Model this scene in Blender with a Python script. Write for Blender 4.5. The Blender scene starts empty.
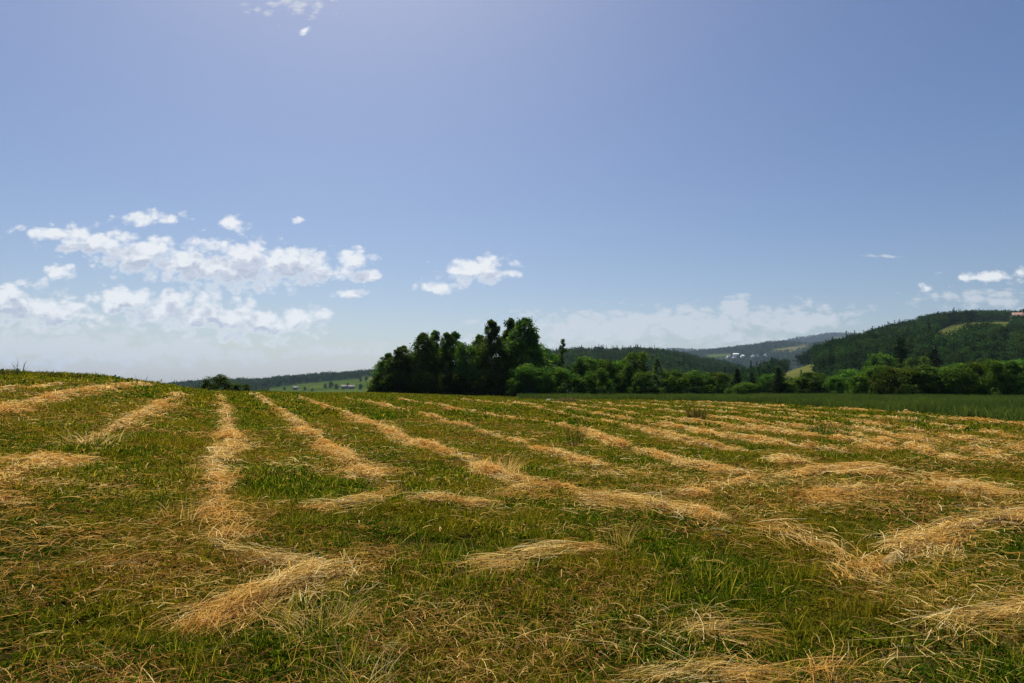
import bpy, math, random
import numpy as np
from mathutils import Vector

R = math.radians
random.seed(7)
rng = np.random.default_rng(11)
scene = bpy.context.scene
C = scene.collection

# ------------------------------------------------------------------ camera
F = 1024 * 24 / 36.0
EYE = 1.6
HORIZON = 386.0
PITCH = math.atan((HORIZON - 341.5) / F)
cam_data = bpy.data.cameras.new('camera')
cam = bpy.data.objects.new('camera', cam_data)
C.objects.link(cam)
cam_data.lens = 24
cam_data.sensor_width = 36
cam_data.clip_start = 0.05
cam_data.clip_end = 60000
cam.location = (0, 0, EYE)
cam.rotation_euler = (math.pi / 2 + PITCH, 0, 0)
scene.camera = cam

# ------------------------------------------------------------------ light
SUN_EL, SUN_AZ = R(54), R(-16)       # azimuth measured from +Y towards +X
SUN_STRENGTH = 5.0
SKY_STRENGTH = 0.064
EXPOSURE = 0.42
sd = bpy.data.lights.new('sun', 'SUN')
sun = bpy.data.objects.new('sun', sd)
C.objects.link(sun)
sd.energy = SUN_STRENGTH
sd.angle = R(0.5)
sd.color = (1.0, 0.94, 0.84)
sdir = Vector((math.sin(SUN_AZ) * math.cos(SUN_EL), math.cos(SUN_AZ) * math.cos(SUN_EL), math.sin(SUN_EL)))
sun.rotation_euler = sdir.to_track_quat('Z', 'Y').to_euler()
scene.view_settings.view_transform = 'Standard'
scene.view_settings.look = 'None'
scene.view_settings.exposure = EXPOSURE
scene.view_settings.gamma = 1
scene.cycles.max_bounces = 8
scene.cycles.diffuse_bounces = 4
scene.cycles.transmission_bounces = 4
scene.cycles.transparent_max_bounces = 8
scene.cycles.volume_bounces = 0
scene.cycles.use_denoising = True
scene.cycles.denoising_prefilter = 'NONE'
scene.cycles.denoising_input_passes = 'RGB_ALBEDO_NORMAL'
scene.cycles.caustics_reflective = False
scene.cycles.caustics_refractive = False


def N(nt, kind, **kw):
    n = nt.nodes.new(kind)
    for k, v in kw.items():
        setattr(n, k, v)
    return n


def math_n(nt, op, a, b=None, c=None, clamp=False):
    n = nt.nodes.new('ShaderNodeMath')
    n.operation = op
    n.use_clamp = clamp
    for i, v in enumerate((a, b, c)):
        if v is None:
            continue
        if isinstance(v, (int, float)):
            n.inputs[i].default_value = v
        else:
            nt.links.new(v, n.inputs[i])
    return n.outputs[0]


def vec_n(nt, op, a, b=None, scale=None):
    n = nt.nodes.new('ShaderNodeVectorMath')
    n.operation = op
    for i, v in enumerate((a, b)):
        if v is None:
            continue
        if isinstance(v, tuple):
            n.inputs[i].default_value = v
        else:
            nt.links.new(v, n.inputs[i])
    if scale is not None:
        if isinstance(scale, (int, float)):
            n.inputs['Scale'].default_value = scale
        else:
            nt.links.new(scale, n.inputs['Scale'])
    return n


def mix_rgb(nt, fac, a, b):
    n = nt.nodes.new('ShaderNodeMix')
    n.data_type = 'RGBA'
    for sock, v in ((n.inputs[0], fac), (n.inputs[6], a), (n.inputs[7], b)):
        if isinstance(v, (int, float)):
            sock.default_value = v
        elif isinstance(v, tuple):
            sock.default_value = v if len(v) == 4 else (*v, 1)
        else:
            nt.links.new(v, sock)
    return n.outputs[2]


def smooth_n(nt, v, a, b, lo=0.0, hi=1.0):
    n = nt.nodes.new('ShaderNodeMapRange')
    n.interpolation_type = 'SMOOTHSTEP'
    nt.links.new(v, n.inputs[0])
    n.inputs[1].default_value = a
    n.inputs[2].default_value = b
    n.inputs[3].default_value = lo
    n.inputs[4].default_value = hi
    return n.outputs[0]


# ------------------------------------------------------------------ sky (world)
def sky_uv(px, py):
    cx, cy = (px - 512) / F, (341.5 - py) / F
    fy = math.cos(PITCH) - cy * math.sin(PITCH)
    fz = math.sin(PITCH) + cy * math.cos(PITCH)
    return cx / fy, fz / fy


CLOUDS = [  # x, y, half width, half height, weight
    (60, 233, 36, 8, 1), (98, 243, 40, 14, 1), (143, 256, 42, 17, 1.05), (190, 263, 42, 20, 1.1),
    (236, 266, 50, 22, 1.1), (285, 265, 42, 17, 1.05), (322, 273, 26, 10, 1),
    (154, 218, 26, 7, .95), (234, 223, 18, 8, .9), (299, 218, 7, 5, .75), (55, 272, 16, 9, .8),
    (353, 261, 19, 11, .95), (362, 275, 20, 8, .9), (352, 294, 16, 5, .75),
    (8, 303, 42, 19, 1.15), (52, 314, 46, 15, 1.05),
    (124, 302, 34, 13, 1.1), (162, 307, 38, 16, 1.05), (206, 315, 38, 19, 1.1), (250, 322, 48, 17, 1.1), (300, 318, 34, 10, 1),
    (115, 325, 16, 6, .7),
    (478, 270, 34, 12, 1.05), (444, 287, 20, 7, .95),
    (985, 276, 34, 7, .8), (930, 289, 12, 5, .55), (1035, 273, 30, 8, .8), (303, 32, 7, 4, .6),
]
HAZY = [  # low thin clouds
    (40, 348, 110, 13, 1.2), (170, 352, 100, 10, 1), (330, 350, 70, 7, .5), (600, 328, 70, 13, 1.15), (690, 325, 75, 14, 1.15),
    (735, 309, 16, 10, 1.1), (790, 320, 60, 13, .9), (990, 300, 70, 10, .6), (290, 6, 50, 16, .2), (880, 254, 20, 2, .6),
    (473, 342, 16, 6, .6), (470, 322, 14, 3, .5), (80, 335, 70, 6, .5),
]


def cloud_field(name, items):
    g = bpy.data.node_groups.new(name, 'ShaderNodeTree')
    g.interface.new_socket('UV', in_out='INPUT', socket_type='NodeSocketVector')
    g.interface.new_socket('D', in_out='OUTPUT', socket_type='NodeSocketFloat')
    gi, go = g.nodes.new('NodeGroupInput'), g.nodes.new('NodeGroupOutput')
    cur = None
    for (x, y, rx, ry, w) in items:
        u, v = sky_uv(x, y)
        u1, _ = sky_uv(x + rx, y)
        _, v1 = sky_uv(x, y - ry)
        ru, rv = abs(u1 - u), abs(v1 - v)
        s = vec_n(g, 'SUBTRACT', gi.outputs[0], (u, v, 0)).outputs[0]
        m = vec_n(g, 'MULTIPLY', s, (1 / ru, 1 / rv, 0)).outputs[0]
        l = vec_n(g, 'LENGTH', m).outputs['Value']
        d = math_n(g, 'SUBTRACT', w, l)
        cur = d if cur is None else math_n(g, 'MAXIMUM', cur, d)
    g.links.new(cur, go.inputs[0])
    return g


world = bpy.data.worlds.new('World')
scene.world = world
world.use_nodes = True
nt = world.node_tree
nt.nodes.clear()
wout = N(nt, 'ShaderNodeOutputWorld')
bg = N(nt, 'ShaderNodeBackground')
bg.inputs[1].default_value = SKY_STRENGTH
nt.links.new(bg.outputs[0], wout.inputs[0])
sky = N(nt, 'ShaderNodeTexSky', sky_type='NISHITA')
sky.sun_disc = False
sky.sun_elevation = SUN_EL
sky.sun_rotation = SUN_AZ
sky.altitude = 300
sky.air_density = 1.0
sky.dust_density = 1.5
sky.ozone_density = 2.2
hs = N(nt, 'ShaderNodeHueSaturation')
hs.inputs['Saturation'].default_value = 1.2
hs.inputs['Hue'].default_value = .508
hs.inputs['Value'].default_value = 1.0
nt.links.new(sky.outputs[0], hs.inputs['Color'])
tc = N(nt, 'ShaderNodeTexCoord')
sep = N(nt, 'ShaderNodeSeparateXYZ')
nt.links.new(tc.outputs['Generated'], sep.inputs[0])
ysafe = math_n(nt, 'MAXIMUM', sep.outputs[1], 0.02)
u_ = math_n(nt, 'DIVIDE', sep.outputs[0], ysafe)
v_ = math_n(nt, 'DIVIDE', sep.outputs[2], ysafe)
cmb = N(nt, 'ShaderNodeCombineXYZ')
nt.links.new(u_, cmb.inputs[0])
nt.links.new(v_, cmb.inputs[1])
UV = cmb.outputs[0]
# domain warp
st = vec_n(nt, 'MULTIPLY', UV, (9, 16, 1)).outputs[0]
wn = N(nt, 'ShaderNodeTexNoise')
wn.inputs['Scale'].default_value = 1.6
wn.inputs['Detail'].default_value = 4
nt.links.new(st, wn.inputs['Vector'])
wv = vec_n(nt, 'SUBTRACT', wn.outputs['Color'], (.5, .5, .5)).outputs[0]
wv = vec_n(nt, 'MULTIPLY', wv, (0.026, 0.016, 0)).outputs[0]
UVw = vec_n(nt, 'ADD', UV, wv).outputs[0]
gc = cloud_field('cloud_masses', CLOUDS)
gh = cloud_field('thin_cloud_masses', HAZY)


def noise_at(uv, sc, detail, rough, stretch=(1, 1.9, 1)):
    m = vec_n(nt, 'MULTIPLY', uv, stretch).outputs[0]
    n = N(nt, 'ShaderNodeTexNoise')
    n.inputs['Scale'].default_value = sc
    n.inputs['Detail'].default_value = detail
    n.inputs['Roughness'].default_value = rough
    nt.links.new(m, n.inputs['Vector'])
    return n.outputs[0]


def density(uv):
    g = N(nt, 'ShaderNodeGroup')
    g.node_tree = gc
    nt.links.new(uv, g.inputs[0])
    n1 = noise_at(uv, 30, 10, .66)
    a = math_n(nt, 'MULTIPLY_ADD', n1, 1.7, -.82)
    for sc_, amp_ in ((38, 1.15), (90, .5), (210, .16)):
        vo = N(nt, 'ShaderNodeTexVoronoi', feature='F1', voronoi_dimensions='2D')
        vo.inputs['Scale'].default_value = sc_
        nt.links.new(vec_n(nt, 'MULTIPLY', uv, (1, 1.35, 1)).outputs[0], vo.inputs['Vector'])
        a = math_n(nt, 'ADD', a, math_n(nt, 'MULTIPLY_ADD', vo.outputs['Distance'], -amp_, amp_ * .48))
    return math_n(nt, 'ADD', g.outputs[0], a)


d0 = density(UVw)
off = vec_n(nt, 'ADD', UVw, (-0.006, 0.022, 0)).outputs[0]
d1 = density(off)
alpha = smooth_n(nt, d0, -.18, .78)
thick = smooth_n(nt, d1, .0, .8)
core = smooth_n(nt, d0, .1, .8)
d2 = density(vec_n(nt, 'ADD', UVw, (-0.003, 0.007, 0)).outputs[0])
relief = smooth_n(nt, math_n(nt, 'SUBTRACT', d2, d0), -.1, .6)
shade = math_n(nt, 'MULTIPLY', math_n(nt, 'MULTIPLY_ADD', thick, .8, math_n(nt, 'MULTIPLY', relief, .45), clamp=True), core)
cloud_col = mix_rgb(nt, shade, (10.8, 10.9, 11.0), (5.7, 6.3, 7.6))
sky_mix = mix_rgb(nt, math_n(nt, 'MULTIPLY', alpha, .9), hs.outputs[0], cloud_col)
g2 = N(nt, 'ShaderNodeGroup')
g2.node_tree = gh
nt.links.new(UVw, g2.inputs[0])
n2 = noise_at(UV, 22, 7, .6, (1, 2.6, 1))
dh = math_n(nt, 'ADD', g2.outputs[0], math_n(nt, 'MULTIPLY_ADD', n2, 2.6, -1.3))
for sc_, amp_ in ((40, 1.5), (100, .7)):
    vo = N(nt, 'ShaderNodeTexVoronoi', feature='F1', voronoi_dimensions='2D')
    vo.inputs['Scale'].default_value = sc_
    nt.links.new(vec_n(nt, 'MULTIPLY', UVw, (1, 1.8, 1)).outputs[0], vo.inputs['Vector'])
    dh = math_n(nt, 'ADD', dh, math_n(nt, 'MULTIPLY_ADD', vo.outputs['Distance'], -amp_, amp_ * .55))
ah = math_n(nt, 'MULTIPLY', smooth_n(nt, dh, -.25, .9), .62)
sky_mix = mix_rgb(nt, ah, sky_mix, (8.3, 8.6, 9.0))
front = smooth_n(nt, sep.outputs[1], .05, .25)
final = mix_rgb(nt, front, hs.outputs[0], sky_mix)
nt.links.new(final, bg.inputs[0])


# ------------------------------------------------------------------ mesh helpers
def mesh_np(name, V, Fq, mat=None, attrs=None, smooth=False):
    """V: (n,3) float, Fq: (m,4) int (or (m,3))"""
    me = bpy.data.meshes.new(name)
    V = np.asarray(V, dtype=np.float32)
    Fq = np.asarray(Fq, dtype=np.int32)
    k = Fq.shape[1]
    me.vertices.add(len(V))
    me.vertices.foreach_set('co', V.ravel())
    me.loops.add(Fq.size)
    me.loops.foreach_set('vertex_index', Fq.ravel())
    me.polygons.add(len(Fq))
    me.polygons.foreach_set('loop_start', np.arange(0, Fq.size, k, dtype=np.int32))
    me.polygons.foreach_set('loop_total', np.full(len(Fq), k, dtype=np.int32))
    if smooth:
        me.polygons.foreach_set('use_smooth', np.ones(len(Fq), dtype=bool))
    for an, av in (attrs or {}).items():
        a = me.attributes.new(an, 'FLOAT', 'POINT')
        a.data.foreach_set('value', np.asarray(av, dtype=np.float32))
    me.update(calc_edges=True)
    me.validate()
    if mat:
        me.materials.append(mat)
    return me


def link(name, me, parent=None, loc=(0, 0, 0), **props):
    o = bpy.data.objects.new(name, me)
    C.objects.link(o)
    o.location = loc
    if parent:
        o.parent = parent
    for k, v in props.items():
        o[k] = v
    return o


def ribbons(base, d, L, W, bend, side, segs=3, taper=0.15, var=None):
    """N curved ribbons. returns V, F, var, t"""
    n = len(base)
    ts = np.linspace(0, 1, segs + 1)
    V = np.empty((n, segs + 1, 2, 3))
    for i, t in enumerate(ts):
        p = base + d * (L * t)[:, None] + bend * (L * t * t)[:, None]
        w = W * (1 - (1 - taper) * t ** 1.5) * .5
        V[:, i, 0] = p - side * w[:, None]
        V[:, i, 1] = p + side * w[:, None]
    idx = np.arange(n)[:, None] * (2 * (segs + 1))
    fs = []
    for i in range(segs):
        a = idx + 2 * i
        fs.append(np.concatenate([a, a + 1, a + 3, a + 2], axis=1))
    Fq = np.stack(fs, 1).reshape(-1, 4)
    var = rng.random(n) if var is None else var
    vv = np.repeat(var, 2 * (segs + 1))
    tt = np.tile(np.repeat(ts, 2), n)
    return V.reshape(-1, 3), Fq, vv, tt


def unit(a):
    return a / np.maximum(np.linalg.norm(a, axis=-1, keepdims=True), 1e-9)


def join(parts):
    Vs, Fs, k = [], [], 0
    ex = [[] for _ in parts[0][2:]]
    for p in parts:
        Vs.append(p[0])
        Fs.append(p[1] + k)
        k += len(p[0])
        for i, e in enumerate(p[2:]):
            ex[i].append(e)
    return (np.concatenate(Vs), np.concatenate(Fs), *[np.concatenate(e) for e in ex])


def vnoise(x, y, seed=0):
    """smooth value noise, about -1..1"""
    x = np.asarray(x, float)
    y = np.asarray(y, float)
    xi, yi = np.floor(x).astype(np.int64), np.floor(y).astype(np.int64)
    xf, yf = x - xi, y - yi
    xf, yf = xf * xf * (3 - 2 * xf), yf * yf * (3 - 2 * yf)

    def h(a, b):
        n = (a * 374761393 + b * 668265263 + seed * 1442695041) & 0x7fffffff
        n = ((n ^ (n >> 13)) * 1274126177) & 0x7fffffff
        return ((n ^ (n >> 16)) & 0xffff) / 32767.5 - 1
    return (h(xi, yi) * (1 - xf) + h(xi + 1, yi) * xf) * (1 - yf) + (h(xi, yi + 1) * (1 - xf) + h(xi + 1, yi + 1) * xf) * yf


def fbm(x, y, seed=0, octv=4):
    s, a = 0, .5
    for i in range(octv):
        s = s + a * vnoise(x * 2 ** i, y * 2 ** i, seed + i)
        a *= .5
    return s


# ------------------------------------------------------------------ materials
def new_mat(name):
    m = bpy.data.materials.new(name)
    m.use_nodes = True
    m.node_tree.nodes.clear()
    out = m.node_tree.nodes.new('ShaderNodeOutputMaterial')
    return m, m.node_tree, out


def ramp(nt, fac, stops):
    r = nt.nodes.new('ShaderNodeValToRGB')
    e = r.color_ramp.elements
    e[0].position, e[0].color = stops[0][0], (*stops[0][1], 1)
    e[1].position, e[1].color = stops[-1][0], (*stops[-1][1], 1)
    for p, c in stops[1:-1]:
        el = e.new(p)
        el.color = (*c, 1)
    nt.links.new(fac, r.inputs[0])
    return r.outputs[0]


def world_noise(nt, scale, detail=3, rough=.5):
    g = nt.nodes.new('ShaderNodeNewGeometry')
    n = nt.nodes.new('ShaderNodeTexNoise')
    n.inputs['Scale'].default_value = scale
    n.inputs['Detail'].default_value = detail
    n.inputs['Roughness'].default_value = rough
    nt.links.new(g.outputs['Position'], n.inputs['Vector'])
    return n.outputs[0]


def attr(nt, name):
    a = nt.nodes.new('ShaderNodeAttribute')
    a.attribute_name = name
    return a.outputs['Fac']


def leafy(name, stops, transl=.45, gloss=.06, patch=None, rough=.5, tmul=(1.25, 1.2, .55), patch_scale=.35, obj_rand=False):
    """thin leaf / blade material: diffuse + translucent + a little gloss"""
    m, nt, out = new_mat(name)
    col = ramp(nt, attr(nt, 'var'), stops)
    if patch:
        f = smooth_n(nt, world_noise(nt, patch_scale, 4, .6), .42, .62)
        col = mix_rgb(nt, math_n(nt, 'MULTIPLY', f, .6), col, patch)
    if obj_rand:
        oi = nt.nodes.new('ShaderNodeObjectInfo')
        h = nt.nodes.new('ShaderNodeHueSaturation')
        nt.links.new(col, h.inputs['Color'])
        nt.links.new(math_n(nt, 'MULTIPLY_ADD', oi.outputs['Random'], .05, .475), h.inputs['Hue'])
        nt.links.new(math_n(nt, 'MULTIPLY_ADD', oi.outputs['Random'], .7, .65), h.inputs['Value'])
        col = h.outputs[0]
    df = nt.nodes.new('ShaderNodeBsdfDiffuse')
    nt.links.new(col, df.inputs[0])
    tr = nt.nodes.new('ShaderNodeBsdfTranslucent')
    tm = nt.nodes.new('ShaderNodeMix')
    tm.data_type = 'RGBA'
    tm.blend_type = 'MULTIPLY'
    tm.inputs[0].default_value = 1
    nt.links.new(col, tm.inputs[6])
    tm.inputs[7].default_value = (*tmul, 1)
    nt.links.new(tm.outputs[2], tr.inputs[0])
    mx = nt.nodes.new('ShaderNodeMixShader')
    mx.inputs[0].default_value = transl
    nt.links.new(df.outputs[0], mx.inputs[1])
    nt.links.new(tr.outputs[0], mx.inputs[2])
    gl = nt.nodes.new('ShaderNodeBsdfGlossy')
    gl.inputs['Roughness'].default_value = rough
    gl.inputs[0].default_value = (.35, .36, .26, 1)
    m2 = nt.nodes.new('ShaderNodeMixShader')
    m2.inputs[0].default_value = gloss
    nt.links.new(mx.outputs[0], m2.inputs[1])
    nt.links.new(gl.outputs[0], m2.inputs[2])
    nt.links.new(m2.outputs[0], out.inputs[0])
    return m


M_grass = leafy('grass_blades', [(0, (.010, .030, .002)), (.4, (.038, .080, .005)), (.78, (.145, .195, .012)), (1, (.46, .36, .08))],
                .5, .0, patch=(.19, .145, .014), patch_scale=.45, tmul=(1.35, 1.25, .5))
M_tall = leafy('tall_grass_blades', [(0, (.045, .085, .022)), (.7, (.075, .125, .032)), (1, (.19, .19, .07))], .45, .0, patch=(.035, .06, .02), patch_scale=.12)
M_straw = leafy('dry_straw', [(0, (.24, .12, .025)), (.3, (.56, .37, .10)), (.7, (.86, .64, .22)), (1, (.88, .78, .46))],
                .4, .0, patch=(.64, .33, .06), tmul=(1.05, 1, .85), patch_scale=.8)
M_leaf = leafy('tree_leaves', [(0, (.026, .062, .013)), (.6, (.068, .145, .024)), (1, (.16, .27, .048))], .48, .02, obj_rand=True)
M_leaf_light = leafy('shrub_leaves', [(0, (.035, .075, .010)), (.6, (.055, .11, .014)), (1, (.14, .21, .026))], .45, .02, obj_rand=True)
M_needle = leafy('conifer_needles', [(0, (.012, .032, .010)), (1, (.03, .062, .018))], .2, .03, obj_rand=True)
M_forest = leafy('forest_leaves', [(0, (.012, .034, .015)), (1, (.06, .115, .032))], .3, .0, obj_rand=True,
                 patch=(.010, .024, .014), patch_scale=.012)
M_weed = leafy('dry_weed_stems', [(0, (.05, .045, .02)), (1, (.16, .11, .05))], .2, .03)

M_bark, nt, out = new_mat('bark')
p = nt.nodes.new('ShaderNodeBsdfPrincipled')
nt.links.new(ramp(nt, world_noise(nt, 3, 5), [(.3, (.045, .035, .025)), (.7, (.13, .11, .09))]), p.inputs['Base Color'])
p.inputs['Roughness'].default_value = .9
nt.links.new(p.outputs[0], out.inputs[0])

# ground: soil and thatch where mown, green meadow beyond
M_ground, nt, out = new_mat('field_soil_and_thatch')
p = nt.nodes.new('ShaderNodeBsdfDiffuse')
p.inputs['Roughness'].default_value = .6
fine = world_noise(nt, 14, 6, .7)
c1 = ramp(nt, fine, [(.3, (.012, .013, .004)), (.5, (.032, .034, .008)), (.66, (.08, .06, .02)), (.8, (.2, .14, .05))])
big = world_noise(nt, .35, 4, .6)
c1 = mix_rgb(nt, smooth_n(nt, big, .4, .62), c1, mix_rgb(nt, fine, (.015, .022, .004), (.06, .065, .012)))
straw_c = ramp(nt, world_noise(nt, 20, 5, .7), [(.3, (.12, .075, .025)), (.7, (.45, .30, .10))])
c1 = mix_rgb(nt, math_n(nt, 'MULTIPLY', attr(nt, 'row'), .8), c1, straw_c)
mead = ramp(nt, world_noise(nt, .02, 5, .6), [(.3, (.045, .075, .02)), (.7, (.09, .12, .035))])
nt.links.new(mix_rgb(nt, attr(nt, 'far'), c1, mead), p.inputs['Color'])
bmp = nt.nodes.new('ShaderNodeBump')
bmp.inputs['Strength'].default_value = .7
bmp.inputs['Distance'].default_value = .05
nt.links.new(world_noise(nt, 25, 6, .7), bmp.inputs['Height'])
nt.links.new(bmp.outputs[0], p.inputs['Normal'])
nt.links.new(p.outputs[0], out.inputs[0])

# hills: meadow with darker wood floor, chosen by attribute
M_hill, nt, out = new_mat('hillside_meadow_and_wood_floor')
p = nt.nodes.new('ShaderNodeBsdfDiffuse')
p.inputs['Roughness'].default_value = .6
fl = ramp(nt, world_noise(nt, .05, 6, .7), [(.3, (.012, .028, .009)), (.7, (.035, .065, .018))])
md = ramp(nt, world_noise(nt, .012, 5, .6), [(.35, (.05, .10, .012)), (.65, (.11, .15, .022))])
md = mix_rgb(nt, attr(nt, 'gold'), md, ramp(nt, world_noise(nt, .03, 5, .6), [(.3, (.15, .15, .045)), (.7, (.24, .21, .07))]))
nt.links.new(mix_rgb(nt, attr(nt, 'open'), fl, md), p.inputs['Color'])
nt.links.new(p.outputs[0], out.inputs[0])

M_mound, nt, out = new_mat('packed_straw')
p = nt.nodes.new('ShaderNodeBsdfPrincipled')
p.inputs['Roughness'].default_value = .9
p.inputs['Specular IOR Level'].default_value = .15
cc = ramp(nt, world_noise(nt, 30, 6, .75), [(.3, (.12, .08, .028)), (.5, (.36, .25, .09)), (.7, (.6, .45, .19))])
nt.links.new(cc, p.inputs['Base Color'])
bmp = nt.nodes.new('ShaderNodeBump')
bmp.inputs['Strength'].default_value = .9
bmp.inputs['Distance'].default_value = .04
nt.links.new(world_noise(nt, 40, 6, .75), bmp.inputs['Height'])
nt.links.new(bmp.outputs[0], p.inputs['Normal'])
nt.links.new(p.outputs[0], out.inputs[0])


def plain(name, c, c2, scale=1.5, rough=.8):
    m, nt, out = new_mat(name)
    p = nt.nodes.new('ShaderNodeBsdfPrincipled')
    p.inputs['Roughness'].default_value = rough
    nt.links.new(ramp(nt, world_noise(nt, scale, 4), [(.35, c), (.65, c2)]), p.inputs['Base Color'])
    nt.links.new(p.outputs[0], out.inputs[0])
    return m


M_wall = plain('white_render_wall', (.72, .71, .68), (.8, .79, .76))
M_wall2 = plain('grey_render_wall', (.20, .19, .18), (.28, .26, .24))
M_roof = plain('red_tile_roof', (.20, .10, .075), (.27, .15, .11))
M_roof2 = plain('grey_roof', (.07, .065, .065), (.12, .11, .10))
M_glass = plain('window_glass', (.03, .035, .04), (.05, .055, .06), rough=.2)
M_stone = plain('pale_stone', (.35, .32, .27), (.5, .46, .4), 6)


# ------------------------------------------------------------------ terrain height
PXS = [-700, -400, -100, 0, 50, 100, 150, 180, 230, 380, 500, 620, 760, 1024, 1400]
DS = [.3, 5, 10, 20, 30, 40, 60, 80, 105, 150, 300, 800, 14000]
TB = [
    [0, .1, .6, 1.6, 2.4, 3.1, 3.2, 2.4, 1, -4, -20, -30, -30],
    [0, .1, .5, 1.4, 2.2, 2.8, 2.7, 1.8, 0, -5, -20, -30, -30],
    [0, .06, .4, 1.2, 2.05, 2.50, 2.0, .6, -2, -6, -20, -30, -30],
    [0, .05, .35, 1.1, 1.95, 2.40, 1.8, .2, -3, -7, -20, -30, -30],
    [0, .04, .3, 1.0, 1.85, 2.30, 1.7, .1, -3, -7, -20, -30, -30],
    [0, .03, .25, .9, 1.7, 2.12, 1.6, .1, -3, -7, -20, -30, -30],
    [0, .02, .2, .7, 1.35, 1.74, 1.45, .4, -2, -6, -20, -30, -30],
    [0, 0, .15, .55, 1.05, 1.36, 1.3, .7, -1, -5, -20, -30, -30],
    [0, 0, .1, .35, .65, .85, 1.02, .75, -.3, -4, -20, -30, -30],
    [0, 0, .05, .15, .3, .45, .62, .70, .45, -2, -20, -30, -30],
    [0, 0, 0, .03, .08, .12, .15, .12, .1, -2, -20, -30, -30],
    [0, 0, 0, 0, 0, 0, 0, 0, 0, -2, -18, -30, -30],
    [0, 0, 0, 0, 0, 0, 0, 0, 0, -2, -18, -30, -30],
    [0, 0, 0, 0, 0, 0, 0, 0, 0, -1, -10, -30, -30],
    [0, 0, 0, 0, 0, 0, 0, 0, 0, -1, -10, -30, -30],
]
TB = np.array(TB, float)
th_t = np.array([math.degrees(math.atan((p - 512) / F)) for p in PXS])
NTH, ND = 361, 240
gth = np.linspace(-180, 180, NTH)
gld = np.linspace(math.log(.3), math.log(14000), ND)
tmp = np.array([np.interp(gld, np.log(DS), row) for row in TB])
grid = np.array([np.interp(gth, th_t, tmp[:, j]) for j in range(ND)]).T
kr = np.exp(-np.linspace(-2, 2, 9) ** 2)
kr /= kr.sum()
for ax in (0, 1):
    grid = np.apply_along_axis(lambda v: np.convolve(np.pad(v, 4, mode='edge'), kr, mode='valid'), ax, grid)


def height(x, y):
    x = np.asarray(x, float)
    y = np.asarray(y, float)
    r = np.hypot(x, y)
    th = np.degrees(np.arctan2(x, y))
    d = r * np.maximum(np.cos(np.radians(th)), .6)
    ld = np.log(np.clip(d, .3, 13999))
    a = np.clip((th + 180) / 360 * (NTH - 1), 0, NTH - 1.001)
    b = np.clip((ld - gld[0]) / (gld[-1] - gld[0]) * (ND - 1), 0, ND - 1.001)
    ai, bi = a.astype(int), b.astype(int)
    af, bf = a - ai, b - bi
    z = (grid[ai, bi] * (1 - af) * (1 - bf) + grid[ai + 1, bi] * af * (1 - bf)
         + grid[ai, bi + 1] * (1 - af) * bf + grid[ai + 1, bi + 1] * af * bf)
    near = np.clip(1 - r / 150, 0, 1)
    z = z + near * (.05 * vnoise(x / 2.3, y / 2.3, 3) + .10 * vnoise(x / 7, y / 7, 5) * np.clip(r / 12, 0, 1) + .025 * vnoise(x / .7, y / .7, 8))
    return z


def project(x, y, z):
    fw = y * math.cos(PITCH) + (z - EYE) * math.sin(PITCH)
    up = -y * math.sin(PITCH) + (z - EYE) * math.cos(PITCH)
    return 512 + F * x / fw, 341.5 - F * up / fw


def ray_dir(px, py):
    cx, cy = (px - 512) / F, (341.5 - py) / F
    fy = math.cos(PITCH) - cy * math.sin(PITCH)
    fz = math.sin(PITCH) + cy * math.cos(PITCH)
    return cx / fy, fz / fy       # per unit of depth (y)


def ground_at(px, py, dmax=95):
    """where the sight line through a point of the photograph meets the field"""
    u, v = ray_dir(px, py)
    d = np.exp(np.linspace(math.log(1.5), math.log(dmax), 1500))
    gap = EYE + v * d - height(u * d, d)
    k = np.where(gap <= 0)[0]
    i = k[0] if len(k) else int(np.argmin(gap / d))
    return u * d[i], d[i]


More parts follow.
